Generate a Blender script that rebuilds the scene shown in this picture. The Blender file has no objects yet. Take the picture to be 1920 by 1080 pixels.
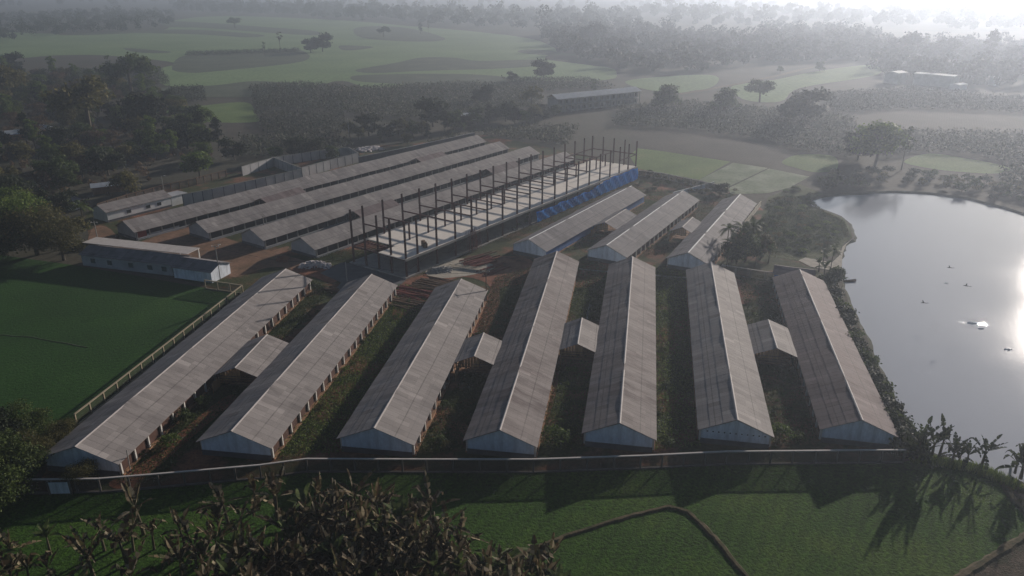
import bpy, math, random
import numpy as np
from mathutils import Vector, Matrix
from mathutils.geometry import tessellate_polygon
R = math.radians
sc = bpy.context.scene
col = sc.collection
# ------------------------------------------------------------------ camera
CAM_H, FPX, PITCH = 60.0, 1400.0, R(21.95)
cd = bpy.data.cameras.new('camera'); cam = bpy.data.objects.new('camera', cd); col.objects.link(cam)
cam.location = (0, 0, CAM_H); cam.rotation_euler = (math.pi/2-PITCH, 0, 0)
cd.sensor_width = 36; cd.lens = 36*FPX/1920; cd.clip_start = 0.5; cd.clip_end = 30000
sc.camera = cam
# ------------------------------------------------------------------ light
SUN_AZ, SUN_EL = R(38.5), R(14.8)
w = bpy.data.worlds.new('World'); sc.world = w; w.use_nodes = True
nt = w.node_tree; bg = nt.nodes['Background']; sky = nt.nodes.new('ShaderNodeTexSky')
sky.sky_type = 'NISHITA'; sky.sun_disc = False; sky.sun_elevation = SUN_EL; sky.sun_rotation = SUN_AZ
sky.dust_density = 0.8; sky.ozone_density = 3.0; sky.air_density = 1.0
nt.links.new(sky.outputs[0], bg.inputs[0]); bg.inputs[1].default_value = 0.044
sl = bpy.data.lights.new('sun', 'SUN'); sun = bpy.data.objects.new('sun', sl); col.objects.link(sun)
sl.energy = 5.0; sl.angle = R(0.9); sl.color = (1.0, 0.895, 0.80)
S = Vector((math.sin(SUN_AZ)*math.cos(SUN_EL), math.cos(SUN_AZ)*math.cos(SUN_EL), math.sin(SUN_EL)))
sun.rotation_euler = S.to_track_quat('Z', 'Y').to_euler(); sun.location = S*3000
sc.view_settings.view_transform = 'Standard'; sc.view_settings.look = 'None'
sc.view_settings.exposure = -0.06; sc.view_settings.gamma = 1; sc.view_settings.use_curve_mapping = False
sc.cycles.max_bounces = 6; sc.cycles.volume_bounces = 1; sc.cycles.transparent_max_bounces = 12
sc.cycles.sample_clamp_indirect = 4.0
HAZE_DENSITY = 0.00054

random.seed(7); rng = np.random.default_rng(7)
def W(px, py, z=0.0):
    """world point at height z seen at photo pixel (1920 wide)"""
    c, s = math.cos(PITCH), math.sin(PITCH)
    d = Vector((px-960, FPX*c+(540-py)*s, -FPX*s+(540-py)*c))
    return d*((z-CAM_H)/d.z)+Vector((0, 0, CAM_H))

# ------------------------------------------------------------------ materials
def new_mat(name):
    m = bpy.data.materials.new(name); m.use_nodes = True
    n = m.node_tree; return m, n, n.nodes['Principled BSDF']
def ramp(n, fac, cols):
    r = n.nodes.new('ShaderNodeValToRGB'); e = r.color_ramp.elements
    while len(e) < len(cols): e.new(0.5)
    for i, (p, c) in enumerate(cols): e[i].position = p; e[i].color = (*c, 1)
    n.links.new(fac, r.inputs[0]); return r.outputs[0]
def noise(n, vec, scale, detail=4, rough=0.6, dist=0.0):
    t = n.nodes.new('ShaderNodeTexNoise'); t.inputs['Scale'].default_value = scale
    t.inputs['Detail'].default_value = detail; t.inputs['Roughness'].default_value = rough
    t.inputs['Distortion'].default_value = dist
    n.links.new(vec, t.inputs['Vector']); return t.outputs['Fac']
def coords(n, scale=(1, 1, 1), rot=0.0, kind='Object'):
    tc = n.nodes.new('ShaderNodeTexCoord'); mp = n.nodes.new('ShaderNodeMapping')
    mp.inputs['Scale'].default_value = scale; mp.inputs['Rotation'].default_value = (0, 0, rot)
    n.links.new(tc.outputs[kind], mp.inputs['Vector']); return mp.outputs[0]
def mix(n, a, b, fac, mode='MIX'):
    x = n.nodes.new('ShaderNodeMix'); x.data_type = 'RGBA'; x.blend_type = mode
    for v, i in ((fac, 0), (a, 6), (b, 7)):
        if isinstance(v, (int, float)): x.inputs[i].default_value = v
        elif isinstance(v, tuple): x.inputs[i].default_value = (*v, 1)
        else: n.links.new(v, x.inputs[i])
    return x.outputs[2]
def bump(n, b, h, strength=0.5, dist=0.1):
    u = n.nodes.new('ShaderNodeBump'); u.inputs['Strength'].default_value = strength
    u.inputs['Distance'].default_value = dist; n.links.new(h, u.inputs['Height'])
    n.links.new(u.outputs[0], b.inputs['Normal'])
def ground_mat(name, cols, big=0.03, fine=1.5, rough=0.95, bstr=0.6, bdist=0.2, rows=None, scale=(1,1,1), rot=0.0, fine_amt=0.5):
    m, n, b = new_mat(name)
    v = coords(n, scale, rot)
    c1 = ramp(n, noise(n, v, big, 6, 0.62), cols)
    f = noise(n, v, fine, 5, 0.7)
    c2 = ramp(n, f, [(0.25, (1-fine_amt,)*3), (0.75, (1+fine_amt*0.6,)*3)])
    out = mix(n, c1, c2, 1.0, 'MULTIPLY')
    h = f
    if rows:
        wv = n.nodes.new('ShaderNodeTexWave'); wv.inputs['Scale'].default_value = rows[0]
        wv.inputs['Distortion'].default_value = 3.0; wv.inputs['Detail'].default_value = 2; wv.inputs['Detail Scale'].default_value = 0.4
        n.links.new(coords(n, (1,1,1), rows[1]), wv.inputs['Vector'])
        c3 = ramp(n, wv.outputs['Fac'], [(0.0, (1-rows[2],)*3), (0.7, (1,)*3)])
        out = mix(n, out, c3, 1.0, 'MULTIPLY')
    n.links.new(out, b.inputs['Base Color']); b.inputs['Roughness'].default_value = rough
    b.inputs['Specular IOR Level'].default_value = 0.15
    if bstr: bump(n, b, h, bstr, bdist)
    return m
def plain(name, c, rough=0.8, var=0.2, scale=1.0, spec=0.3, bstr=0.0, metal=0.0):
    m, n, b = new_mat(name); v = coords(n)
    f = noise(n, v, scale, 5, 0.65)
    d = tuple(x*(1-var) for x in c); l = tuple(min(1, x*(1+var)) for x in c)
    n.links.new(ramp(n, f, [(0.3, d), (0.7, l)]), b.inputs['Base Color'])
    b.inputs['Roughness'].default_value = rough; b.inputs['Specular IOR Level'].default_value = spec
    b.inputs['Metallic'].default_value = metal
    if bstr: bump(n, b, f, bstr, 0.05)
    return m
def wall_mat(name, c, dirt=0.55):
    m, n, b = new_mat(name)
    st = ramp(n, noise(n, coords(n, (1.6, 1.6, 0.22)), 1.0, 5, 0.65), [(0.42, (1,)*3), (0.75, (dirt,)*3)])
    bl = ramp(n, noise(n, coords(n), 0.7, 5, 0.7), [(0.35, (0.82,)*3), (0.7, (1.05,)*3)])
    o = mix(n, mix(n, c, st, 1.0, 'MULTIPLY'), bl, 1.0, 'MULTIPLY')
    n.links.new(o, b.inputs['Base Color']); b.inputs['Roughness'].default_value = 0.85; b.inputs['Specular IOR Level'].default_value = 0.2
    return m
def leaf_mat(name, cols, trans=0.25, rough=0.6):
    m, n, b = new_mat(name)
    g = n.nodes.new('ShaderNodeNewGeometry')
    oi = n.nodes.new('ShaderNodeObjectInfo')
    c = ramp(n, g.outputs['Random Per Island'], cols)
    c2 = ramp(n, oi.outputs['Random'], [(0, (0.75, 0.75, 0.75)), (0.5, (1.0, 1.0, 1.0)), (1, (1.25, 1.2, 1.05))])
    cc = mix(n, c, c2, 1.0, 'MULTIPLY')
    n.links.new(cc, b.inputs['Base Color']); b.inputs['Roughness'].default_value = rough
    b.inputs['Specular IOR Level'].default_value = 0.08
    t = n.nodes.new('ShaderNodeBsdfTranslucent'); n.links.new(cc, t.inputs['Color'])
    mx = n.nodes.new('ShaderNodeMixShader'); mx.inputs[0].default_value = trans
    n.links.new(b.outputs[0], mx.inputs[1]); n.links.new(t.outputs[0], mx.inputs[2])
    n.links.new(mx.outputs[0], n.nodes['Material Output'].inputs['Surface'])
    return m
def roof_mat(name, base, stain, seam=True, amt=0.55):
    """fibre-cement sheets: tone per sheet, stains that run down the slope, corrugation"""
    m, n, b = new_mat(name)
    g = n.nodes.new('ShaderNodeNewGeometry'); v = coords(n, (0.22, 1.0, 0.22)); v1 = coords(n)
    sheet = ramp(n, g.outputs['Random Per Island'], [(0, (0.70, 0.66, 0.64)), (0.05, (0.88,)*3), (0.93, (1.08,)*3), (1, (1.35,)*3)])
    st = ramp(n, noise(n, v, 0.55, 6, 0.62, 0.3), [(0.44, (0, 0, 0)), (0.60, (1, 1, 1))])
    st2 = ramp(n, noise(n, v1, 0.07, 4, 0.6), [(0.35, (0.15,)*3), (0.7, (1, 1, 1))])
    fac = mix(n, st, st2, 1.0, 'MULTIPLY')
    lo = tuple(base[i]*(1-amt)+stain[i]*amt for i in range(3))
    c = mix(n, base, lo, fac)
    f = noise(n, v1, 6.0, 3, 0.7)
    c = mix(n, c, ramp(n, f, [(0.3, (0.9,)*3), (0.7, (1.06,)*3)]), 1.0, 'MULTIPLY')
    c = mix(n, c, sheet, 1.0, 'MULTIPLY')
    sx = n.nodes.new('ShaderNodeSeparateXYZ'); n.links.new(v1, sx.inputs[0]) # grime on the lap joints
    ab = n.nodes.new('ShaderNodeMath'); ab.operation = 'ABSOLUTE'; n.links.new(sx.outputs[0], ab.inputs[0])
    dv = n.nodes.new('ShaderNodeMath'); dv.operation = 'DIVIDE'; dv.inputs[1].default_value = 6.0; n.links.new(ab.outputs[0], dv.inputs[0])
    ln = ramp(n, dv.outputs[0], [(0.0, (1,1,1)), (0.455, (1,1,1)), (0.468, (.38,.37,.38)), (0.49, (.97,.97,.97)), (0.70, (.98,.98,.98)), (0.715, (.80,.80,.82)), (0.73, (.96,.96,.96))])
    jf = ramp(n, noise(n, v1, 0.5, 4, 0.7), [(0.3, (.45,)*3), (0.55, (1,1,1))])
    c = mix(n, c, mix(n, (1.0,1.0,1.0), ln, jf), 1.0, 'MULTIPLY')
    sy = n.nodes.new('ShaderNodeMath'); sy.operation = 'FRACT'; dy = n.nodes.new('ShaderNodeMath'); dy.operation = 'DIVIDE'; dy.inputs[1].default_value = 1.05
    n.links.new(sx.outputs[1], dy.inputs[0]); n.links.new(dy.outputs[0], sy.inputs[0])
    l2 = ramp(n, sy.outputs[0], [(0.0, (.80,.80,.81)), (0.09, (1,1,1))])
    c = mix(n, c, l2, 1.0, 'MULTIPLY')
    n.links.new(c, b.inputs['Base Color']); b.inputs['Roughness'].default_value = 0.8
    b.inputs['Specular IOR Level'].default_value = 0.25
    wv = n.nodes.new('ShaderNodeTexWave'); wv.bands_direction = 'Y'; wv.inputs['Scale'].default_value = 2.2
    n.links.new(v1, wv.inputs['Vector']); bump(n, b, wv.outputs['Fac'], 0.35, 0.04)
    return m
def net_mat(name, c, alpha):
    m, n, b = new_mat(name)
    b.inputs['Base Color'].default_value = (*c, 1); b.inputs['Roughness'].default_value = 0.9
    t = n.nodes.new('ShaderNodeBsdfTransparent'); mx = n.nodes.new('ShaderNodeMixShader'); mx.inputs[0].default_value = alpha
    n.links.new(t.outputs[0], mx.inputs[1]); n.links.new(b.outputs[0], mx.inputs[2])
    n.links.new(mx.outputs[0], n.nodes['Material Output'].inputs['Surface'])
    return m

M = {}
M['ground'] = ground_mat('ground', [(0.3, (0.045, 0.05, 0.03)), (0.5, (0.075, 0.07, 0.05)), (0.7, (0.10, 0.085, 0.065))], 0.02, 0.8)
M['yard'] = ground_mat('yard', [(0.32, (0.028, 0.044, 0.012)), (0.48, (0.060, 0.070, 0.024)), (0.55, (0.15, 0.082, 0.045)), (0.68, (0.32, 0.14, 0.08))], 0.10, 1.8, fine_amt=0.6, bdist=0.3)
M['dirt'] = ground_mat('dirt', [(0.3, (0.13, 0.085, 0.05)), (0.5, (0.22, 0.13, 0.08)), (0.72, (0.32, 0.18, 0.12))], 0.2, 1.5, bdist=0.1, fine_amt=0.35)
M['reddirt'] = ground_mat('reddirt', [(0.3, (0.12, 0.06, 0.035)), (0.55, (0.26, 0.11, 0.065)), (0.75, (0.34, 0.17, 0.11))], 0.3, 1.5, bdist=0.1, fine_amt=0.4)
M['rice_near'] = ground_mat('rice_near', [(0.3, (0.026, 0.072, 0.006)), (0.5, (0.044, 0.108, 0.010)), (0.72, (0.090, 0.150, 0.018))], 0.07, 2.3, bstr=1.0, bdist=0.4, rows=(0.16, 0.5, 0.15), fine_amt=0.95)
M['rice_left'] = ground_mat('rice_left', [(0.3, (0.018, 0.062, 0.008)), (0.55, (0.026, 0.084, 0.011)), (0.75, (0.040, 0.104, 0.016))], 0.06, 2.0, bstr=0.8, bdist=0.2, rows=(0.25, 1.2, 0.18), fine_amt=0.6)
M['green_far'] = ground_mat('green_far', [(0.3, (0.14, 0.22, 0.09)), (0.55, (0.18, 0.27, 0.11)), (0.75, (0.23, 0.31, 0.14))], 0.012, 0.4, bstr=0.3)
M['green_mid'] = ground_mat('green_mid', [(0.3, (0.10, 0.16, 0.04)), (0.55, (0.14, 0.21, 0.06)), (0.75, (0.19, 0.23, 0.08))], 0.05, 1.2, bstr=0.4)
M['pale_mid'] = ground_mat('pale_mid', [(0.3, (0.13, 0.18, 0.09)), (0.52, (0.23, 0.27, 0.17)), (0.72, (0.42, 0.44, 0.34))], 0.10, 0.9, bstr=0.5)
M['crop_dark'] = ground_mat('crop_dark', [(0.3, (0.065, 0.085, 0.052)), (0.55, (0.09, 0.11, 0.068)), (0.75, (0.13, 0.15, 0.095))], 0.05, 0.6, bstr=0.8)
M['plough'] = ground_mat('plough', [(0.3, (0.055, 0.050, 0.038)), (0.55, (0.085, 0.074, 0.058)), (0.75, (0.12, 0.10, 0.08))], 0.04, 0.9, rows=(0.3, 0.5, 0.2))
M['scrub'] = ground_mat('scrub', [(0.3, (0.035, 0.05, 0.018)), (0.5, (0.07, 0.09, 0.03)), (0.72, (0.13, 0.13, 0.06))], 0.12, 1.2, bdist=0.5, bstr=1.0)
M['bank'] = ground_mat('bank', [(0.3, (0.03, 0.035, 0.018)), (0.55, (0.055, 0.055, 0.032)), (0.75, (0.10, 0.085, 0.06))], 0.3, 2.0)
M['stubble'] = ground_mat('stubble', [(0.3, (0.035, 0.045, 0.022)), (0.5, (0.08, 0.065, 0.045)), (0.72, (0.16, 0.12, 0.09))], 0.5, 4.0, bdist=0.3, bstr=1)
M['bund'] = ground_mat('bund', [(0.3, (0.05, 0.06, 0.025)), (0.5, (0.11, 0.09, 0.05)), (0.72, (0.19, 0.145, 0.09))], 0.6, 3.0, bdist=0.15)
M['concrete'] = plain('concrete', (0.30, 0.29, 0.27), 0.85, 0.22, 0.6, bstr=0.2)
M['road'] = plain('road', (0.10, 0.105, 0.11), 0.85, 0.25, 0.4)
M['slab'] = plain('slab', (0.80, 0.73, 0.64), 0.8, 0.10, 0.3)
M['steel'] = plain('steel', (0.075, 0.024, 0.022), 0.55, 0.25, 0.8)
M['rust'] = plain('rust', (0.16, 0.035, 0.025), 0.7, 0.35, 1.5)
M['white'] = plain('white', (0.80, 0.80, 0.79), 0.75, 0.10, 0.8)
M['pillar'] = plain('pillar', (0.60, 0.58, 0.54), 0.8, 0.12, 0.8)
M['pillar_grey'] = plain('pillar_grey', (0.30, 0.29, 0.27), 0.8, 0.15, 0.8)
M['bluewall'] = wall_mat('bluewall', (0.70, 0.81, 0.92), 0.7)
M['palewall'] = wall_mat('palewall', (0.78, 0.84, 0.92), 0.62)
M['greywall'] = plain('greywall', (0.36, 0.365, 0.38), 0.85, 0.2, 0.4)
M['backwall'] = plain('backwall', (0.42, 0.41, 0.41), 0.85, 0.2, 0.3)
M['darkband'] = plain('darkband', (0.10, 0.105, 0.115), 0.85, 0.25, 0.5)
M['brick'] = plain('brick', (0.30, 0.17, 0.10), 0.9, 0.25, 1.2)
M['netting'] = plain('netting', (0.075, 0.038, 0.028), 0.95, 0.35, 1.0)
M['inside_shade'] = plain('inside_shade', (0.022, 0.018, 0.020), 0.95, 0.3, 1.0)  # near black paints the shade of the open shed interiors
M['cap'] = plain('cap', (0.50, 0.46, 0.43), 0.75, 0.14, 0.7)
M['roof_grey'] = roof_mat('roof_grey', (0.295, 0.268, 0.255), (0.12, 0.105, 0.105))
M['roof_mott'] = roof_mat('roof_mott', (0.245, 0.215, 0.205), (0.09, 0.065, 0.065), amt=1.0)
M['roof_mauve'] = roof_mat('roof_mauve', (0.19, 0.15, 0.148), (0.10, 0.06, 0.06), amt=0.8)
M['roof_dark'] = roof_mat('roof_dark', (0.21, 0.195, 0.20), (0.08, 0.07, 0.07))
M['tin'] = plain('tin', (0.42, 0.45, 0.48), 0.5, 0.2, 0.6, spec=0.5)
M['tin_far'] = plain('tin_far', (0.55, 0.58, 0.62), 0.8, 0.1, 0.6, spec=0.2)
M['wood'] = plain('wood', (0.42, 0.24, 0.11), 0.85, 0.35, 1.5)
M['timber'] = plain('timber', (0.14, 0.085, 0.05), 0.85, 0.3, 2.0)
M['plywood'] = plain('plywood', (0.40, 0.22, 0.10), 0.8, 0.25, 1.0)
M['reddoor'] = plain('reddoor', (0.22, 0.045, 0.035), 0.6, 0.15, 1.0)
M['glass'] = plain('glass', (0.02, 0.025, 0.03), 0.2, 0.2, 1.0, spec=0.6)
M['greenshut'] = plain('greenshut', (0.02, 0.07, 0.075), 0.6, 0.2, 1.0)
M['tarp'] = plain('tarp', (0.02, 0.17, 0.50), 0.6, 0.35, 0.5, spec=0.6)
M['bluepaint'] = plain('bluepaint', (0.05, 0.14, 0.38), 0.7, 0.25, 0.6)
M['sack'] = plain('sack', (0.62, 0.56, 0.54), 0.8, 0.25, 3.0)
M['sand'] = plain('sand', (0.42, 0.38, 0.31), 0.95, 0.25, 0.8)
M['pole'] = plain('pole', (0.30, 0.29, 0.27), 0.8, 0.15, 1.0)
M['black'] = plain('black', (0.012, 0.012, 0.014), 0.95, 0.2, 1.0)
M['bark'] = plain('bark', (0.10, 0.085, 0.065), 0.95, 0.3, 2.0)
M['bark_banana'] = plain('bark_banana', (0.10, 0.085, 0.05), 0.9, 0.35, 2.0)
M['net'] = net_mat('net', (0.11, 0.075, 0.058), 0.62)
M['tanrail'] = plain('tanrail', (0.34, 0.285, 0.20), 0.85, 0.2, 1.0)
M['mesh_green'] = net_mat('mesh_green', (0.05, 0.07, 0.03), 0.5)
M['post_dim'] = plain('post_dim', (0.15, 0.135, 0.12), 0.9, 0.25, 1.0)
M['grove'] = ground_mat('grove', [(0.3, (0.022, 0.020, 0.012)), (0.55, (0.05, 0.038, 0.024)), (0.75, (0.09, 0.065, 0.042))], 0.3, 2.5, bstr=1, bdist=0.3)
M['foam'] = plain('foam', (0.85, 0.87, 0.88), 0.6, 0.05, 1.0)
M['leaf'] = leaf_mat('leaf', [(0, (0.028, 0.046, 0.014)), (0.5, (0.055, 0.085, 0.024)), (1, (0.11, 0.14, 0.045))], 0.35)
M['leaf_bright'] = leaf_mat('leaf_bright', [(0, (0.05, 0.085, 0.016)), (0.5, (0.09, 0.145, 0.03)), (1, (0.17, 0.22, 0.055))], 0.4)
M['leaf_olive'] = leaf_mat('leaf_olive', [(0, (0.055, 0.058, 0.02)), (0.5, (0.095, 0.092, 0.035)), (1, (0.17, 0.15, 0.06))], 0.35)
M['leaf_brown'] = leaf_mat('leaf_brown', [(0, (0.06, 0.045, 0.032)), (0.5, (0.11, 0.078, 0.052)), (1, (0.18, 0.115, 0.07))], 0.3)
M['leaf_dark'] = leaf_mat('leaf_dark', [(0, (0.014, 0.022, 0.012)), (0.5, (0.026, 0.036, 0.018)), (1, (0.045, 0.058, 0.028))], 0.2)
M['ban_green'] = leaf_mat('ban_green', [(0, (0.035, 0.06, 0.02)), (0.5, (0.06, 0.085, 0.03)), (1, (0.12, 0.15, 0.06))], 0.35, 0.6)
M['ban_dry'] = leaf_mat('ban_dry', [(0, (0.030, 0.020, 0.012)), (0.25, (0.065, 0.044, 0.026)), (0.45, (0.045, 0.055, 0.020)), (0.66, (0.115, 0.088, 0.052)), (0.88, (0.22, 0.18, 0.12)), (1, (0.42, 0.38, 0.28))], 0.3, 0.6)
M['ban_dark'] = leaf_mat('ban_dark', [(0, (0.015, 0.022, 0.010)), (0.6, (0.035, 0.05, 0.018)), (0.9, (0.07, 0.09, 0.035)), (1, (0.10, 0.08, 0.05))], 0.3, 0.7)
M['ban_far'] = leaf_mat('ban_far', [(0, (0.025, 0.036, 0.02)), (0.6, (0.055, 0.066, 0.04)), (0.86, (0.10, 0.105, 0.075)), (1, (0.24, 0.24, 0.20))], 0.3, 0.65)  # palest step paints the sun glints on far leaves
M['tarp_sheet'] = leaf_mat('tarp_sheet', [(0, (0.03, 0.34, 0.88)), (1, (0.05, 0.42, 0.95))], 0.5, 0.45)
def water_mat():
    m, n, b = new_mat('water'); v = coords(n, (1, 1.7, 1), 0.6)
    f = noise(n, v, 1.4, 4, 0.55, 0.4)
    f2 = noise(n, coords(n), 0.035, 3, 0.5)
    b.inputs['Base Color'].default_value = (0.43, 0.44, 0.475, 1); b.inputs['Roughness'].default_value = 0.10
    b.inputs['IOR'].default_value = 1.85; b.inputs['Specular IOR Level'].default_value = 0.9
    n.links.new(ramp(n, f2, [(0.4, (0.055,)*3), (0.65, (0.085,)*3)]), b.inputs['Roughness'])
    bump(n, b, f, 0.24, 0.06)
    return m
M['water'] = water_mat()

# ------------------------------------------------------------------ mesh helpers
class MB:
    def __init__(s): s.v = []; s.f = []
    def add(s, vs, fs):
        o = len(s.v); s.v += [tuple(p) for p in vs]; s.f += [tuple(i+o for i in f) for f in fs]
    def hexa(s, c): # 4 bottom ccw, 4 top
        s.add(c, [(3,2,1,0),(4,5,6,7),(0,1,5,4),(1,2,6,5),(2,3,7,6),(3,0,4,7)])
    def box(s, x0, x1, y0, y1, z0, z1):
        s.hexa([(x0,y0,z0),(x1,y0,z0),(x1,y1,z0),(x0,y1,z0),(x0,y0,z1),(x1,y0,z1),(x1,y1,z1),(x0,y1,z1)])
    def beam(s, a, b, w, h=None):
        a = Vector(a); b = Vector(b); h = h or w; d = (b-a).normalized()
        up = Vector((0,0,1)) if abs(d.z) < 0.9 else Vector((0,1,0))
        r = d.cross(up).normalized(); u = r.cross(d)
        q = [(-w/2,-h/2),(w/2,-h/2),(w/2,h/2),(-w/2,h/2)]
        s.add([p+r*x+u*z for p in (a, b) for x, z in q], [(3,2,1,0),(4,5,6,7),(0,1,5,4),(1,2,6,5),(2,3,7,6),(3,0,4,7)])
    def tube(s, pts, rad, n=6):
        pts = [Vector(p) for p in pts]; k = len(pts); vs = []
        for i, p in enumerate(pts):
            d = (pts[min(i+1,k-1)]-pts[max(i-1,0)]).normalized()
            up = Vector((0,0,1)) if abs(d.z) < 0.9 else Vector((1,0,0))
            r = d.cross(up).normalized(); u = r.cross(d); rr = rad[i] if isinstance(rad, (list, tuple)) else rad
            vs += [p+r*math.cos(2*math.pi*j/n)*rr+u*math.sin(2*math.pi*j/n)*rr for j in range(n)]
        fs = [(i*n+j, i*n+(j+1)%n, (i+1)*n+(j+1)%n, (i+1)*n+j) for i in range(k-1) for j in range(n)]
        fs += [tuple(range(n))[::-1], tuple((k-1)*n+j for j in range(n))]
        s.add(vs, fs)
    def mesh(s, name, mat, smooth=False):
        me = bpy.data.meshes.new(name); me.from_pydata(s.v, [], s.f); me.materials.append(mat if not isinstance(mat, str) else M[mat])
        if smooth: me.shade_smooth()
        me.update(); return me
    def build(s, name, mat, parent=None, smooth=False):
        return link(name, s.mesh(name, mat, smooth), parent)
def link(name, me, parent=None):
    o = bpy.data.objects.new(name, me); col.objects.link(o)
    if parent: o.parent = parent
    return o
def tag(o, label=None, cat=None, group=None, kind=None):
    if label: o['label'] = label
    if cat: o['category'] = cat
    if group: o['group'] = group
    if kind: o['kind'] = kind
    return o
def empty(name, loc, rz=0.0, label=None, cat=None, group=None):
    o = bpy.data.objects.new(name, None); col.objects.link(o); o.location = loc; o.rotation_euler = (0, 0, rz)
    o.empty_display_size = 0.5
    return tag(o, label, cat, group)
def dup(root, loc, rz, scale=1.0, label=None, group=None):
    r = root.copy(); col.objects.link(r); r.location = loc; r.rotation_euler = (0, 0, rz)
    r.scale = (scale,)*3 if not isinstance(scale, tuple) else scale
    if label: r['label'] = label
    if group: r['group'] = group
    for ch in list(root.children):
        c = ch.copy(); col.objects.link(c); c.parent = r
        for g in ch.children:
            d = g.copy(); col.objects.link(d); d.parent = c
    return r
def smooth_px(pts, n=5, closed=True):
    out = []; k = len(pts)
    for i in range(k):
        p = [pts[(i+j-1) % k] for j in range(4)]
        for t in range(n):
            t /= n
            out.append(tuple(0.5*((2*p[1][a])+(-p[0][a]+p[2][a])*t+(2*p[0][a]-5*p[1][a]+4*p[2][a]-p[3][a])*t*t+(-p[0][a]+3*p[1][a]-3*p[2][a]+p[3][a])*t**3) for a in (0,1)))
    return out
def sheet(name, px, z, mat, smooth=True, world=False, kind='structure'):
    pts = smooth_px(px) if smooth else px
    vs = [Vector((p[0], p[1], z)) for p in pts] if world else [W(p[0], p[1], z) for p in pts]
    if smooth: # ragged natural edge
        c = sum((v for v in vs), Vector())/len(vs)
        vs = [v+Vector((random.uniform(-1,1), random.uniform(-1,1), 0))*0.004*(v-c).length for v in vs]
    tri = tessellate_polygon([vs]); m = MB()
    m.add(vs, [t for t in tri])
    me = m.mesh(name, mat)
    # all faces up
    flip = [p.index for p in me.polygons if p.normal.z < 0]
    if flip:
        import bmesh
        b = bmesh.new(); b.from_mesh(me)
        for f in b.faces:
            if f.normal.z < 0: f.normal_flip()
        b.to_mesh(me); b.free()
    o = link(name, me); o['kind'] = kind
    return o

# ------------------------------------------------------------------ terrain with the pond
POND = [(1578,535),(1598,575),(1612,610),(1632,655),(1655,705),(1678,755),(1700,800),(1722,835),(1760,853),(1815,868),(1870,883),(1905,905),(1960,925),(2100,960),
        (2350,950),(2600,850),(2650,700),(2500,560),(2250,470),(2050,430),(1985,412),(1920,399),(1870,384),(1825,373),(1780,365),(1730,360),(1670,358),(1610,361),(1545,366),(1520,374),(1522,385),
        (1554,396),(1583,408),(1597,428),(1600,446),(1585,455),(1577,470),(1574,495),(1578,515)]
pw = [W(x, y, 0) for x, y in smooth_px(POND, 4)]
pw = [p+Vector((random.uniform(-.35,.35), random.uniform(-.35,.35), 0)) for p in pw]
WATER_Z = -0.5
def terrain():
    B = 6000; outer = [Vector((-B,-200,0)), Vector((B,-200,0)), Vector((B,B,0)), Vector((-B,B,0))]
    tri = tessellate_polygon([outer, pw]); m = MB(); m.add(outer+pw, [t for t in tri])
    import bmesh
    me = m.mesh('ground', 'ground'); b = bmesh.new(); b.from_mesh(me)
    for f in b.faces:
        if f.normal.z < 0: f.normal_flip()
    b.to_mesh(me); b.free()
    link('ground', me)['kind'] = 'structure'
    c = sum(pw, Vector())/len(pw)
    n = len(pw); m = MB(); low = []
    for i, p in enumerate(pw):
        t = (pw[(i+1)%n]-pw[i-1]).normalized(); nn = Vector((t.y, -t.x, 0))
        if (c-p).dot(nn) < 0: nn = -nn
        low.append(p+nn*1.2+Vector((0,0,-0.8)))
    m.add(pw+low, [(i, (i+1)%n, n+(i+1)%n, n+i) for i in range(n)])
    o = m.build('bank', 'bank'); o['kind'] = 'structure'
    vs = [Vector((p.x, p.y, WATER_Z)) for p in pw]; m = MB(); m.add(vs, [t for t in tessellate_polygon([vs])])
    me = m.mesh('water', 'water'); b = bmesh.new(); b.from_mesh(me)
    for f in b.faces:
        if f.normal.z < 0: f.normal_flip()
    b.to_mesh(me); b.free()
    link('water', me)['kind'] = 'structure'
terrain()

# farm fields, yards, paths (thin sheets above the ground)
sheet('rice_field', [(-300,925),(60,928),(233,922),(300,916),(490,898),(575,886),(800,886),(1000,886),(1200,880),(1360,872),(1690,868),(1715,860),(1760,872),(1830,884),(1868,900),(1900,940),(1935,985),(1850,1050),(1760,1110),(1500,1300),(-600,1300)], 0.03, 'rice_near', smooth=False)
sheet('rice_field', [(-400,440),(0,478),(160,500),(392,541),(400,546),(452,545),(146,786),(60,900),(-300,920),(-700,700)], 0.03, 'rice_left', smooth=False)
sheet('yard', [(60,924),(233,918),(490,894),(575,882),(1000,882),(1360,868),(1690,864),(1700,820),(1640,690),(1575,560),(1560,520),(1460,470),(1440,400),(1380,355),(1195,316),(1000,270),(900,252),(560,290),(345,345),(160,400),(170,470),(390,540),(452,540),(146,786)], 0.02, 'yard', smooth=False)
sheet('dirt_yard', [(200,425),(250,455),(360,430),(450,455),(540,480),(640,510),(620,525),(520,500),(440,520),(415,500),(340,480),(240,470),(170,462),(172,430)], 0.05, 'dirt')
sheet('dirt_track', [(255,458),(300,440),(352,428),(352,436),(300,452),(262,468)], 0.06, 'dirt')
sheet('dirt_track', [(420,492),(480,480),(536,462),(536,470),(490,488),(430,505)], 0.06, 'dirt')
sheet('red_earth', [(545,505),(600,498),(660,505),(625,530),(590,520)], 0.055, 'reddirt')
sheet('red_earth', [(760,528),(840,500),(930,480),(1000,490),(985,530),(940,540),(935,575),(905,640),(880,600),(920,540),(860,520),(800,560),(740,600),(745,545)], 0.055, 'reddirt')
sheet('red_earth', [(1360,520),(1390,525),(1420,545),(1420,560),(1385,570),(1365,545)], 0.055, 'reddirt')
sheet('red_earth', [(1010,690),(1045,690),(1042,740),(1020,800),(1005,800)], 0.055, 'reddirt')
sheet('red_earth', [(1095,500),(1140,495),(1130,520),(1095,540),(1070,530)], 0.055, 'reddirt')
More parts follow.
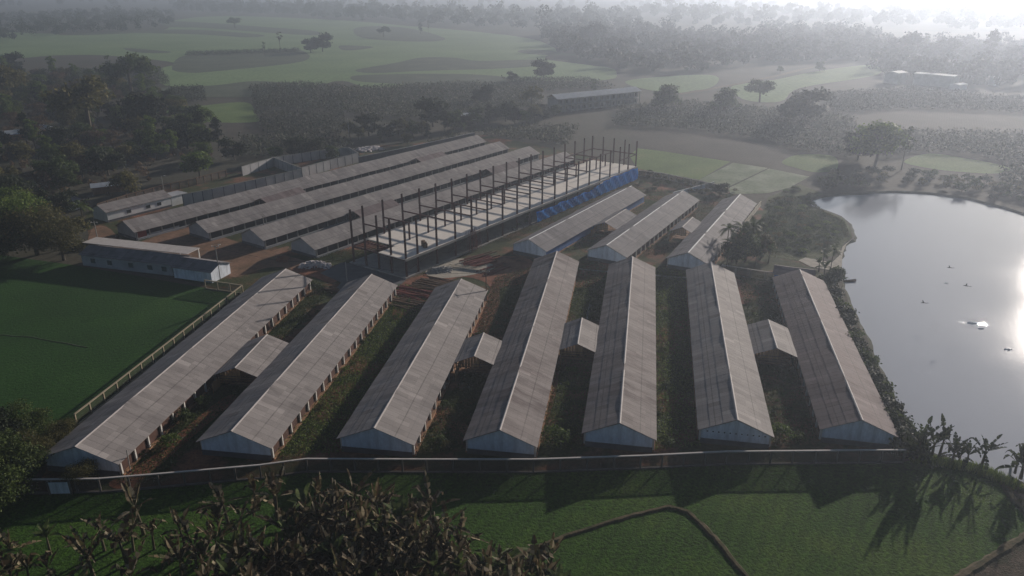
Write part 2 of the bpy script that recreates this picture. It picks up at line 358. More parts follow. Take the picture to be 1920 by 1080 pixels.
sheet('red_earth', [(205,905),(285,855),(350,800),(420,745),(440,750),(360,820),(290,880),(240,915)], 0.055, 'reddirt')
sheet('red_earth', [(1245,520),(1290,525),(1275,600),(1262,700),(1240,700),(1242,600)], 0.055, 'yard')
sheet('sand_patch', [(800,505),(850,485),(900,490),(930,500),(900,512),(850,520),(810,520)], 0.075, 'sand')
sheet('access_road', [(600,512),(640,492),(662,494),(762,524),(745,540),(700,514),(650,560),(625,545),(640,530)], 0.065, 'road', smooth=False)
sheet('scrub_ground', [(1440,370),(1500,345),(1545,364),(1518,374),(1520,386),(1552,397),(1581,409),(1595,428),(1598,446),(1583,455),(1574,470),(1560,480),(1500,490),(1440,480),(1420,430)], 0.06, 'scrub', smooth=False)
sheet('sand_shore', [(1497,488),(1510,483),(1560,492),(1575,478),(1580,462),(1598,448),(1587,458),(1580,475),(1578,500),(1560,507),(1520,500)], 0.08, 'sand', smooth=False)
sheet('stubble_field', [(1868,900),(1900,895),(1960,925),(2200,980),(2300,1300),(1500,1300),(1760,1110),(1850,1050),(1935,985),(1900,940)], 0.045, 'stubble', smooth=False)
sheet('green_field', [(1180,292),(1196,278),(1240,283),(1370,303),(1311,337),(1195,316)], 0.06, 'green_mid', smooth=False)
sheet('pale_field', [(1311,337),(1375,305),(1440,315),(1362,352)], 0.06, 'pale_mid', smooth=False)
sheet('pale_field', [(1366,353),(1442,316),(1518,331),(1480,352),(1440,362),(1370,364)], 0.06, 'pale_mid', smooth=False)
sheet('green_field', [(1466,304),(1497,290),(1563,293),(1568,318),(1530,323),(1490,314)], 0.06, 'green_mid')
sheet('green_field', [(1695,303),(1740,288),(1800,295),(1890,313),(1870,325),(1800,322),(1740,315)], 0.06, 'green_mid')
sheet('ploughed_field', [(1175,250),(1250,240),(1330,250),(1500,282),(1440,312),(1375,303),(1240,282),(1190,274)], 0.05, 'plough', smooth=False)
sheet('ploughed_field', [(1560,215),(1700,205),(1900,225),(1915,250),(1750,245),(1600,235)], 0.05, 'plough')
sheet('ploughed_field', [(425,232),(485,228),(500,243),(460,255),(430,250)], 0.05, 'plough')
sheet('green_field', [(315,206),(380,198),(462,192),(478,212),(482,228),(400,229),(330,220)], 0.06, 'green_mid')
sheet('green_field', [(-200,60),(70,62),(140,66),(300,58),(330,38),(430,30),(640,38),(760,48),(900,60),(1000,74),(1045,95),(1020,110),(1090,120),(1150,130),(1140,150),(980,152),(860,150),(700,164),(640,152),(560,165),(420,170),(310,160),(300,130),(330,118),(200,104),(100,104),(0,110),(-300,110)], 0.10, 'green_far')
for p in ([(145,62),(280,58),(330,55),(410,58),(495,66),(460,70),(380,65),(250,62),(160,66)],
          [(300,40),(380,42),(490,50),(590,58),(590,66),(500,61),(380,52),(320,50)],
          [(235,90),(320,97),(290,100),(250,97)],
          [(350,103),(480,96),(560,93),(568,115),(400,134),(350,136),(322,128)],
          [(668,52),(740,50),(800,60),(835,74),(780,78),(680,71)],
          [(640,85),(700,88),(665,94),(640,93)],
          [(668,131),(740,118),(790,108),(850,108),(900,114),(1010,112),(1000,124),(900,130),(790,133),(700,137)],
          [(660,143),(700,140),(800,138),(900,140),(960,148),(900,162),(760,158),(670,152)],
          [(970,96),(1000,92),(1050,98),(1080,104),(1000,102)],
          [(300,165),(400,160),(480,152),(560,160),(520,178),(430,182),(330,178)]):
    sheet('crop_field', p, 0.16, 'crop_dark')
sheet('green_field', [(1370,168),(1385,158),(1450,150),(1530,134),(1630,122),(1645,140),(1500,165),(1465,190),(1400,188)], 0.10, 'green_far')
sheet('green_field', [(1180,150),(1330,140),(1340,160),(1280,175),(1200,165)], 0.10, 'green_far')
def strip(name, px, width, z, mat, hgt=0.0, kind='structure', smooth=True):
    pts = [W(x, y, 0) for x, y in px]; m = MB(); L = []
    k = len(pts)
    for i, p in enumerate(pts):
        t = (pts[min(i+1,k-1)]-pts[max(i-1,0)]); t.z = 0; t.normalize(); nn = Vector((t.y,-t.x,0))
        ww = width*(1+random.uniform(-.25,.25)) if smooth else width
        if hgt: L.append([p-nn*ww+Vector((0,0,z-.05)), p-nn*ww*.45+Vector((0,0,z+hgt)), p+nn*ww*.45+Vector((0,0,z+hgt)), p+nn*ww+Vector((0,0,z-.05))])
        else: L.append([p-nn*ww/2+Vector((0,0,z)), p+nn*ww/2+Vector((0,0,z))])
    q = len(L[0]); m.add([v for r in L for v in r], [(i*q+j, i*q+j+1, (i+1)*q+j+1, (i+1)*q+j) for i in range(k-1) for j in range(q-1)])
    o = m.build(name, mat); o['kind'] = kind; return o
def dense(px, n=8):
    out = []
    for a, b in zip(px, px[1:]):
        for t in range(n): out.append((a[0]+(b[0]-a[0])*t/n+random.uniform(-1.2,1.2), a[1]+(b[1]-a[1])*t/n+random.uniform(-.8,.8)))
    return out+[px[-1]]
strip('bund_path', dense([(960,1052),(1000,1030),(1060,1006),(1180,968),(1255,951),(1290,960),(1340,1008),(1400,1082),(1440,1140)]), 0.42, 0.04, 'bund', 0.2)
strip('bund_path', dense([(1880,905),(1905,945),(1925,965),(1990,990)]), 0.5, 0.06, 'bund', 0.2)
strip('bund_path', dense([(1960,985),(1900,1020),(1850,1052),(1790,1090),(1700,1150)]), 0.6, 0.06, 'bund', 0.2)
strip('footpath', dense([(1085,505),(1160,512),(1290,521),(1340,527)],3), 1.0, 0.09, 'concrete', smooth=False)
strip('road', dense([(1270,178),(1330,168),(1400,154),(1460,142),(1525,126)],3), 5.0, 0.2, 'bund')
strip('bund_path', dense([(0,628),(60,633),(165,652)],5), 0.16, 0.03, 'crop_dark', 0.08)

# ------------------------------------------------------------------ sheds
EAVE, RIDGE = 2.30, 4.5
def roof_parts(t, L, hw, eave, ridge, mat, lift=0.0, sheetw=1.05, courses=3, y0=0.0):
    m = MB(); r = random.Random(int(L*100)+int(hw*77))
    ny = max(2, int(round(L/sheetw))); dy = L/ny
    for s in (-1, 1):
        for j in range(ny):
            for c in range(courses):
                a, b = c/courses, (c+1)/courses+(0.02 if c < courses-1 else 0)
                x0, x1 = s*hw*a, s*hw*b
                z0 = ridge+(eave-ridge)*a; z1 = ridge+(eave-ridge)*b
                e = 0.02*(courses-c)+r.uniform(0, 0.005); th = 0.03
                ya, yb = y0+j*dy, y0+(j+1)*dy-0.012
                sg = lambda y: 0.035*math.sin(y*.31+hw*3)+0.02*math.sin(y*.83+L)
                ea, eb = e+sg(ya), e+sg(yb)
                q = [(x0,ya,z0+ea-th),(x1,ya,z1+ea-th),(x1,yb,z1+eb-th),(x0,yb,z0+eb-th),(x0,ya,z0+ea),(x1,ya,z1+ea),(x1,yb,z1+eb),(x0,yb,z0+eb)]
                if s < 0: q = [q[i] for i in (1,0,3,2,5,4,7,6)]
                m.hexa(q)
    ro = m.build('roof', mat, t)
    u = MB() # unseen underlay added below the sheets to keep light out
    for s in (-1, 1):
        u.add([(0,y0+.1,ridge-.09),(s*(hw-.05),y0+.1,eave-.08),(s*(hw-.05),y0+L-.1,eave-.08),(0,y0+L-.1,ridge-.09)], [(0,1,2,3) if s > 0 else (3,2,1,0)])
    u.build('light_seal', 'timber', ro)
    return ro
def cap_part(t, L, ridge, y0=0.0, mat='cap', wd=0.17):
    m = MB(); n = max(1, int(L/2.2)); d = L/n
    for j in range(n):
        z = ridge+0.075+random.uniform(0,.015); ya, yb = y0+j*d, y0+(j+1)*d-0.02
        for s in (-1, 1):
            q = [(0,ya,z),(s*wd,ya,z-.085),(s*wd,yb,z-.085),(0,yb,z),(0,ya,z+.03),(s*wd,ya,z-.055),(s*wd,yb,z-.055),(0,yb,z+.03)]
            if s < 0: q = [q[i] for i in (1,0,3,2,5,4,7,6)]
            m.hexa(q)
    m.build('ridge_cap', mat, t)
def gable(t, hw, eave, ridge, y, facing, mat, name='gable_wall', band=0.55):
    g = MB(); th = 0.2; slope = (ridge-eave)/hw; hwi = hw-0.55
    zt = eave+0.55*slope-0.06
    y0, y1 = (y, y+th)
    prof = [(-hwi,0),(hwi,0),(hwi,zt),(0,ridge-0.06),(-hwi,zt)]
    g.add([(x,y0,z) for x,z in prof]+[(x,y1,z) for x,z in prof], [(0,1,2,3,4),(9,8,7,6,5)]+[(i,5+i,5+(i+1)%5,(i+1)%5) for i in range(5)])
    o = g.build(name, mat, t)
    if band:
        b = MB(); yy = y-0.06 if facing < 0 else y+th-0.02
        b.box(-hwi-.08, hwi+.08, yy, yy+0.08, 0, band); b.build('base_band', 'darkband', o)
    return o
def shed(na, fa, width, label, roof='roof_grey', wall='bluewall', side='netting', pil='pillar', cat='shed', group='front row of long sheds',
         name='poultry_shed', capmat='cap', bay=3.1, eave=EAVE, ridge=RIDGE, bothsides=True, ledge='brick', low=0.0, solid=None, band=0.85):
    a = W(*na, ridge); b = W(*fa, ridge); d = b-a; L = d.length; th = math.atan2(d.x, d.y)
    t = empty(name, (a.x, a.y, 0), -th, label, cat, group); hw = width/2
    roof_parts(t, L, hw, eave, ridge, roof); 
    if capmat: cap_part(t, L, ridge, mat=capmat)
    gable(t, hw, eave, ridge, 0.45, -1, wall, band=band); gable(t, hw, eave, ridge, L-0.65, 1, wall, band=band)
    xi = hw-0.42
    for s in (-1, 1):
        p = MB(); x0, x1 = sorted((s*(xi-.22), s*(xi-.14)))
        if solid and s > 0: p.box(x0, x1+.1, 0.66, L-0.66, 0, eave+0.1); p.build('side_wall', solid, t)
        else: p.box(x0, x1, 0.66, L-0.66, 0.32, eave+0.1); p.build('netting', side, t)  # on the rear row this sheet is painted as dark open interior
        q = MB(); x0, x1 = sorted((s*(xi-.3), s*(xi+.28))); q.box(x0, x1, 0.66, L-0.66, 0, 0.30+low if low else 0.30); q.build('ledge', ledge, t)
        if solid and s > 0: continue
        n = int(round((L-1.2)/bay)); me = None
        for i in range(n+1):
            y = 0.8+(L-1.6)*i/n
            if me is None:
                k = MB(); k.box(-.13, .13, -.13, .13, 0.29, eave+.08); me = k.mesh('pillar', pil)
            o = link('pillar', me, t); o.location = (s*(xi+.02), y, 0)
    return t, L
mg = 'front row of long sheds'
FR = [
 ((140,838),(536,504), 11.4, 'leftmost long shed of the front row, near end half hidden by trees', 'roof_grey', 'palewall', 1),
 ((433,809),(697,514), 11.0, 'second long front shed from the left, pale blue gable, white side pillars', 'roof_grey', 'bluewall', 1),
 ((701,803),(865,523), 11.1, 'third long shed from the left in front, far end beside the utility pole', 'roof_grey', 'bluewall', 1),
 ((937,807),(1044,471), 10.3, 'longest shed of the front row, fourth from the left, with mottled stained grey roof', 'roof_mott', 'bluewall', 0),
 ((1162,794),(1186,481), 10.3, 'fifth long shed of the front row from the left, ridge pointing straight away', 'roof_mott', 'bluewall', 0),
 ((1383,788),(1333,491), 10.3, 'sixth long shed of the front row, pale gable with a row of small vent holes', 'roof_grey', 'palewall', 0),
 ((1617,788),(1499,505), 10.5, 'rightmost long shed of the front row, brown mauve roof right beside the pond hedge', 'roof_mauve', 'palewall', 0)]
fs = []
for na, fa, wd, lab, rf, wl, _ in FR:
    fs.append(shed(na, fa, wd, lab, rf, wl, group=mg))
# small vent holes under the sixth shed's gable
t6 = fs[5][0]; gw = [c for c in t6.children if c.name.startswith('gable_wall')][0]
for i in range(11):
    k = MB(); x = -3.9+i*0.78; k.box(x, x+.2, 0.43, 0.452, 1.95, 2.12); k.build('vent_hole', 'black', gw)
# rear-right group of three
for na, fa, wd, lab, rf, kw in [
 ((991,449),(1184,348.5), 10.0, 'shed with a blue side wall next to the steel frame, first of the middle three', 'roof_dark', dict(solid='bluepaint')),
 ((1137,460),(1281,357.5), 10.4, 'middle one of the three sheds behind the front row, pillars along its right side', 'roof_dark', {}),
 ((1290,474),(1388,364), 10.0, 'shed nearest the pond among the middle three, palms growing over its right side', 'roof_dark', {})]:
    shed(na, fa, wd, lab, rf, 'palewall', group='three sheds behind the front row', capmat='white', **kw)
# rear-left four
BR = [((229.4,414.8),(895,253), 'rearmost long grey shed with a red door at its near end'),
      ((366.5,416),(937,265), 'second long grey shed of the rear row, counted from the back wall'),
      ((468,430),(993,274), 'third long grey shed of the rear row, counted from the back wall'),
      ((563,446),(1060,284), 'rear row shed closest to the steel frame building')]
brs = []
for na, fa, lab in BR:
    t, L = shed(na, fa, 9.6, lab, 'roof_grey', 'greywall', side='inside_shade', pil='pillar_grey', group='rear row of long sheds', capmat=None, bay=3.4, ledge='greywall', low=0.25, band=0.7)
    brs.append((t, L))
t = brs[0][0]
k = MB(); k.box(4.25, 4.33, 0.7, 3.4, 0.1, 2.3); dd = k.build('door', 'reddoor', t)
k = MB(); k.box(4.24, 4.30, 3.5, 12.5, 0.0, 1.0); k.build('low_wall', 'greywall', t)
# small linking sheds
def link_shed(na, fa, width, label, roof='roof_grey', planks=True, eave=2.2, ridge=3.7, capmat='cap', grp='small link sheds between the long sheds'):
    a = W(*na, ridge); b = W(*fa, ridge); d = b-a; L = d.length; th = math.atan2(d.x, d.y)
    t = empty('link_shed', (a.x, a.y, 0), -th, label, 'shed', grp); hw = width/2
    roof_parts(t, L, hw, eave, ridge, roof, courses=2)
    if capmat: cap_part(t, L, ridge, mat=capmat, wd=0.16)
    for s in (-1, 1):
        for y in np.linspace(0.3, L-0.3, 4):
            k = MB(); k.box(s*(hw-.5)-.07, s*(hw-.5)+.07, y-.07, y+.07, 0, eave+.12); k.build('post', 'timber', t)
    if planks:
        k = MB() # boards added along the left side, standing in for a sunlit brick wall
        for i in range(9):
            y = -2.2+i*.42; k.box(-hw+.75, -hw+.80, y, y+.38, .1, 1.9+random.uniform(-.25,.15))
        k.build('sunlit_wall_panel', 'plywood', t)
        k = MB()
        for i in range(7): x = -hw+.9+i*.5; k.box(x, x+.42, .4, .45, 1.3+random.uniform(-.2,.2), eave+(ridge-eave)*(1-abs(x)/hw)-.15)
        k.build('board', 'plywood', t)
        for i in range(4):
            z = 0.5+i*0.5; k = MB(); k.beam((-hw+.5,0.3,z),(hw-.5,0.3+random.uniform(-.1,.1),z+random.uniform(-.15,.15)),0.07); k.build('rail', 'timber', t)
    else:
        k = MB(); k.box(-hw+.4, hw-.4, L-.5, L-.4, 0, eave); k.build('screen_wall', 'inside_shade', t)
    k = MB(); k.box(-hw+.7, hw-.7, 1.0, L-.6, 0, .35); k.build('floor', 'brick', t)
    return t, L
link_shed((440,690),(501,627), 7.6, 'small link shed between the two leftmost front sheds, sunlit orange wall at open end')
link_shed((889,668),(907,624), 7.2, 'small link shed with sunlit orange wall, left of the longest front shed')
link_shed((1083,645),(1091,596), 6.9, 'small link shed with sunlit orange wall, right of the longest front shed')
link_shed((1457,653),(1440,599), 7.6, 'small link shed between the two rightmost front sheds')
link_shed((1134,417),(1174,392), 7.2, 'small link shed between the blue sided shed and its neighbour', roof='roof_dark')
link_shed((1279,426),(1299,407), 6.5, 'small link shed between the second and third middle sheds', roof='roof_dark')
link_shed((488,372),(562,351), 7.2, 'low link roof between the first and second rear sheds, nearer one', roof='roof_mauve', planks=False, capmat=None)
link_shed((780,297),(828,284), 7.2, 'low link roof between the first and second rear sheds, farther one', roof='roof_mauve', planks=False, capmat=None)
link_shed((662,396),(735,373), 7.2, 'low link roof between the third and fourth rear sheds, nearer one', roof='roof_mauve', planks=False, capmat=None)
link_shed((912,317),(965,302), 7.2, 'low link roof between the third and fourth rear sheds, farther one', roof='roof_mauve', planks=False, capmat=None)

# ------------------------------------------------------------------ steel frame building
g0 = W(761,522); gR = W(1191,337); ax = (gR-g0); LB = ax.length; thB = math.atan2(ax.x, ax.y)
SB = empty('steel_frame_building', (g0.x, g0.y, 0), -thB, 'unfinished two storey steel frame building with white concrete deck and tall dark red posts', 'building')
inv = Matrix.Rotation(thB, 4, 'Z')
def loc_of(p): q = inv @ (Vector(p)-g0); return q
WB = -loc_of(W(660,494)).x
DECK, BEAM2, TOP = 4.55, 8.8, 13.0
bases = [(761,520.5),(782,511),(817,495.5),(850,480.5),(881,467.5),(910,455),(938.5,443),(966,431.6),(990,421.5),(1015,412),(1038,402),(1060,392.5),(1081.5,383.5),(1102,374.5),(1121.5,366),(1141,358),(1158.5,350.5),(1175.5,343.5),(1191,337)]
ys = [max(0.3, loc_of(W(*b)).y) for b in bases]; ys[-1] = LB-0.3
k = MB(); k.box(-WB-.5, .5, -.5, LB+.4, 0.0, .35); k.build('floor_slab', 'concrete', SB)
y1 = ys[1]+1.2; xn = -WB*0.47
k = MB(); k.box(-WB-.1, .3, y1, LB+.2, DECK-.22, DECK); k.box(xn, .3, -.1, y1, DECK-.22, DECK); k.build('deck_slab', 'slab', SB)
k = MB(); k.box(.305, .36, -.1, LB+.2, DECK-.55, DECK+.02); k.build('edge_beam', 'concrete', SB)
def hpost(h, w=.34, z0=.34):
    k = MB(); k.box(-w/2,w/2,-w/2,-w/2+.05,z0,h); k.box(-w/2,w/2,w/2-.05,w/2,z0,h); k.box(-.03,.03,-w/2,w/2,z0,h); k.box(-w/2-.1,w/2+.1,-w/2-.1,w/2+.1,z0,z0+.06)
    return k.mesh('post', 'steel')
pm = hpost(TOP); pc = hpost(BEAM2, .32); rows = []
def addpost(x, y, me):
    o = link('post', me, SB); o.location = (x, y, 0); return o
for i, y in enumerate(ys):
    addpost(0.0, y, pm); addpost(-WB+.2, y, pm)
    addpost(-WB*0.5, y, pc if 0 < i < 18 else pm)
for x in (-WB*.74, -WB*.26): addpost(x, 0.3, pm); addpost(x, LB-.3, pm)
for i, y in enumerate(ys):
    k = MB(); k.box(-WB+.2, 0, y-.12, y+.12, DECK-.62, DECK-.225); k.build('floor_beam', 'steel', SB)
    if i == 0: continue
    x1 = -WB*.5 if i in (1, 2, 14, 15, 16) else 0
    if i in (17,): continue
    k = MB(); k.box(-WB+.2, x1, y-.1, y+.1, BEAM2-.3, BEAM2); k.build('roof_beam', 'steel', SB)
for x, a, b in ((-WB+.2, ys[15], ys[18]), (-WB*.5, ys[15], ys[18]), (0, ys[16], ys[18])):
    k = MB(); k.box(x-.1, x+.1, a, b, BEAM2-.32, BEAM2-.02); k.build('roof_beam', 'steel', SB)
k = MB(); k.box(-WB+.2, xn, .18, .42, DECK-.5, DECK-.15); k.box(-WB+.1, -WB+.35, .3, y1, DECK-.5, DECK-.15)
k.build('trimmer_beam', 'steel', SB)
for i in range(7):
    x = -WB+1.2+i*(WB*.5-1)/7; k = MB(); k.box(x, x+.14, .4, y1, DECK-.42, DECK-.2); k.build('joist', 'rust', SB)
for i in (7, 9, 11):
    k = MB(); k.beam((-.05,ys[i],DECK+2.6),(-.05,ys[i+1],DECK+.1),.07); k.build('brace', 'steel', SB)
for i in (1, 3):
    k = MB(); k.beam((-.05,ys[i+1],DECK-.6),(-2.5,ys[i],.4),.07); k.build('brace', 'steel', SB)
# blue tarpaulin along the far part of the right side
def tarp():
    ya = loc_of(W(1000,418)).y; n = 160; m = MB(); vs = []
    for i in range(n+1):
        y = ya+(LB+.1-ya)*i/n; f = i/n
        top = 3.3+0.12*math.sin(i*.23) + (DECK-3.3)*min(1, max(0, (f-.50)/.14))
        top += -abs(math.sin(i*.19))*0.28
        for j in range(9):
            z = .3+(top-.3)*j/8
            x = .78+.13*math.sin(i*.55+j*.7)+.08*math.sin(i*1.3-j*1.1)+.05*random.uniform(-1,1)
            vs.append((x, y, z))
    q = 9
    m.add(vs, [(i*q+j, (i+1)*q+j, (i+1)*q+j+1, i*q+j+1) for i in range(n) for j in range(8)])
    o = m.build('tarpaulin', 'tarp_sheet', None); o.location = SB.location; o.rotation_euler = SB.rotation_euler
    sm = o.modifiers.new('thick', 'SOLIDIFY'); sm.thickness = 0.02
    tag(o, 'blue tarpaulin hung along the far ground floor side of the steel frame', 'tarpaulin')
tarp()
def on_building(name, mat, mb, label, cat, smooth=False):
    o = mb.build(name, mat, None, smooth); o.location = SB.location; o.rotation_euler = SB.rotation_euler; return tag(o, label, cat)
k = MB(); k.tube([(-1.6,ys[2]-2.2,DECK),(-1.6,ys[2]-2.2,DECK+.9),(-1.6,ys[2]-2.2,DECK+.95)],[.55,.55,.4],14); k.tube([(-1.6,ys[2]-2.2,DECK+.95),(-1.6,ys[2]-2.2,DECK+1.35)],[.42,.38],12)
k.tube([(-2.7,ys[2]-1.6,DECK),(-2.7,ys[2]-1.6,DECK+1.3)],.5,12)
on_building('water_drum', 'timber', k, 'dark drum standing on the white deck near the front posts', 'drum')
k = MB()
for i in range(46):
    x = .35+random.uniform(0,1.4); y = ys[4]+random.uniform(-2.6,1.6)
    k.tube([(x,y,.3),(x-.1,y+.3,2.2),(x-.5,y+random.uniform(-.4,.4),DECK+random.uniform(.2,1.2))], .035, 4)
on_building('scaffold_bundle', 'rust', k, 'bundle of rusty rods leaning against the right edge of the deck', 'rods')

# ------------------------------------------------------------------ fences and walls
def post_fence(name, px, label, cat='fence', h=2.0, bay=3.2, mat='pillar_grey', railmat='cap', netmat='net', curb=True, solid=False, group=None):
    pts = [W(*p) for p in px]
    t = empty(name, (pts[0].x, pts[0].y, 0), 0, label, cat, group); o0 = pts[0].copy(); o0.z = 0
    rail = MB(); net = MB(); cb = MB(); pme = MB(); pme.box(-.1,.1,-.1,.1,0,h); pme = pme.mesh('post', mat)
    for a, b in zip(pts, pts[1:]):
        a = a-o0; b = b-o0; d = b-a; L = d.length; nn = max(1, int(round(L/bay))); u = d.normalized(); r = Vector((u.y,-u.x,0))
        rail.beam(a+Vector((0,0,h+.06)), b+Vector((0,0,h+.06)), .26, .12)
        if solid: 
            net.hexa([a-r*.07, a+r*.07, b+r*.07, b-r*.07]+[v+Vector((0,0,h)) for v in (a-r*.07, a+r*.07, b+r*.07, b-r*.07)])
        else: net.add([a+Vector((0,0,.1)), b+Vector((0,0,.1)), b+Vector((0,0,h)), a+Vector((0,0,h))], [(0,1,2,3)])
        if curb: cb.beam(a+Vector((0,0,.08)), b+Vector((0,0,.08)), .3, .22)
        for i in range(nn+1):
            if i == nn and b is not pts[-1]-o0 and (b-(pts[-1]-o0)).length > .01: continue
            p = link('post', pme, t); p.location = a+d*i/nn; p.rotation_euler = (0,0,math.atan2(d.y,d.x))
    rail.build('top_rail', railmat, t); net.build('wall_panel' if solid else 'wire_mesh', netmat, t)
    if curb: cb.build('curb', mat, t)
    return t
post_fence('boundary_fence', mat='post_dim', px=[(58,925),(190,923),(300,914),(490,897),(577,885),(800,886),(1000,886),(1200,879),(1360,871),(1692,868)], label='long front boundary fence with pale top rail and concrete posts below the sheds', h=2.05)
post_fence('boundary_fence', [(145,798),(456,551)], 'left boundary fence with pale posts beside the dark green field', mat='tanrail', railmat='tanrail', netmat='mesh_green', h=1.9)
post_fence('boundary_fence', [(386,541),(456,551)], 'short fence piece joining the low dark building to the left boundary fence', mat='tanrail', railmat='tanrail', netmat='mesh_green', h=1.9)
post_fence('boundary_fence', [(1196,330),(1240,335),(1310,350),(1345,357)], 'far boundary fence in front of the pale fields, lined with conifer shrubs', h=1.9, mat='greywall')
post_fence('boundary_fence', [(1352,513),(1462,530)], 'short wall between the two rightmost front sheds under the palms', h=2.0)
post_fence('boundary_fence', [(1262,368),(1338,348)], 'pale short wall behind the middle three sheds', h=1.2, solid=True, netmat='palewall', mat='palewall', railmat='white')
post_fence('boundary_fence', [(1395,425),(1426,385)], 'pale wall strip right of the shed nearest the pond', h=1.2, solid=True, netmat='sand', mat='sand', railmat='sand')
post_fence('concrete_wall', [(345,386),(400,375),(500,352),(567,336)], 'tall grey concrete wall nearest the rearmost shed', cat='wall', h=3.4, bay=3.6, solid=True, netmat='backwall', mat='darkband', railmat='pillar_grey', curb=False)
post_fence('concrete_wall', [(567,333),(620,318),(674,304)], 'far stretch of grey concrete wall before the tree belt', cat='wall', h=3.4, bay=3.6, solid=True, netmat='backwall', mat='darkband', railmat='pillar_grey', curb=False)
post_fence('concrete_wall', [(455,330),(515,312),(567,333)], 'grey concrete wall enclosing the small dirt yard at the back', cat='wall', h=3.2, bay=3.6, solid=True, netmat='backwall', mat='darkband', railmat='pillar_grey', curb=False)
post_fence('concrete_wall', [(515,312),(600,298),(655,292),(674,304)], 'rear boundary wall of grey concrete under the trees', cat='wall', h=3.2, bay=3.6, solid=True, netmat='backwall', mat='darkband', railmat='pillar_grey', curb=False)
post_fence('post_rail_fence', [(185,398),(240,380),(305,362),(370,347),(425,332)], 'brown post and rail fence behind the white office', h=2.4, mat='timber', railmat='timber', curb=False)
post_fence('concrete_wall', [(674,310),(760,292),(890,262)], 'dark rear wall running behind the rearmost shed', cat='wall', h=3.0, bay=4, solid=True, netmat='darkband', mat='darkband', railmat='greywall', curb=False)

ga, gb = W(96,926), W(136,925); dg = gb-ga; gt = empty('gate', (ga.x, ga.y-.15, 0), math.atan2(dg.y, dg.x), 'small white gate panel at the left end of the front boundary fence', 'gate')
k = MB(); k.box(0, dg.length, -.05, .0, .15, 1.85); k.build('panel', 'palewall', gt)
for x in (0, dg.length): k = MB(); k.box(x-.12, x+.12, -.1, .1, 0, 2.05); k.build('gate_post', 'post_dim', gt)
# ------------------------------------------------------------------ other buildings
def gable_house(name, na, fa, width, label, roof, wall, eave, ridge, windows=(), cat='building', capmat=None, over=0.4, winmat='glass', group=None, shade=0.0, band=None):
    a = W(*na, ridge); b = W(*fa, ridge); d = b-a; L = d.length; th = math.atan2(d.x, d.y)
    t = empty(name, (a.x, a.y, 0), -th, label, cat, group); hw = width/2
    roof_parts(t, L, hw, eave, ridge, roof)
    if capmat: cap_part(t, L, ridge, mat=capmat)
    g = MB(); hwi = hw-over; zt = eave+over*(ridge-eave)/hw-.06
    for y in (over, L-over-.2):
        prof = [(-hwi,0),(hwi,0),(hwi,zt),(0,ridge-.06),(-hwi,zt)]
        g.add([(x,y,z) for x,z in prof]+[(x,y+.2,z) for x,z in prof], [(0,1,2,3,4),(9,8,7,6,5)]+[(i,5+i,5+(i+1)%5,(i+1)%5) for i in range(5)])
    g.box(-hwi, -hwi+.2, over+.2, L-over-.2, 0, zt); g.box(hwi-.2, hwi, over+.2, L-over-.2, 0, zt)
    g.build('wall', wall, t)
    for side, y, z0, z1, wd in windows:
        x = side*hwi; k = MB(); xa, xb = sorted((x, x+side*.05)); k.box(xa, xb, y*L-wd/2-.1, y*L+wd/2+.1, z0-.1, z1+.1); f = k.build('window', 'white' if winmat == 'glass' else winmat, t)
        k = MB(); xa, xb = sorted((x+side*.05, x+side*.07)); k.box(xa, xb, y*L-wd/2, y*L+wd/2, z0, z1); k.build('pane', winmat, f)
    if band:
        for s in (-1, 1):
            k = MB(); xa, xb = sorted((s*hwi, s*(hwi+.06))); k.box(xa, xb, over, L-over, 0, .6); k.build('base_band', 'darkband', t)
    return t, L
# white office
t, L = gable_house('office_building', (181,385), (306,356), 8.0, 'small white office with grey roof and dark windows behind the rearmost shed', 'roof_grey', 'white', 2.9, 4.4,
    [(1,.33,1.2,2.1,1.3),(1,.62,1.2,2.1,1.3),(1,.79,1.2,2.1,1.3)], band=True)
k = MB(); k.box(-1.0, 3.6, L-.2, L+5.0, 0, 2.8); k.build('annex', 'white', t)
k = MB(); k.box(-1.2, 3.8, L-.1, L+5.2, 2.8, 2.95); k.build('annex_roof', 'greywall', t)
# low long dark building bordering the green field
A = W(395,470,4.2); B2 = W(165,455,4.2)
t, L = gable_house('long_store', (340,478), (166,459), 7.0, 'long low store with dark roof and green shutters at the edge of the green field', 'roof_dark', 'greywall', 2.7, 4.0,
    [(-1,.1,1.0,1.9,1.1),(-1,.25,1.0,1.9,1.1),(-1,.45,1.0,1.9,1.1),(-1,.68,1.0,1.9,1.1),(-1,.86,1.0,1.9,1.1)], winmat='greenshut')
k = MB(); k.box(.2, 4.6, -1.5, L+2, 4.22, 4.32); k.build('canopy', 'cap', t)
for y in (-1.2, 4.0): 
    k = MB(); k.box(4.3, 4.5, y, y+.2, 0, 4.22); k.build('canopy_post', 'pillar', t)
gable_house('end_store', (414,492), (338,482), 7.0, 'lower end section of the dark roofed store, its pale end wall catching the sun', 'roof_dark', 'palewall', 2.6, 3.8)
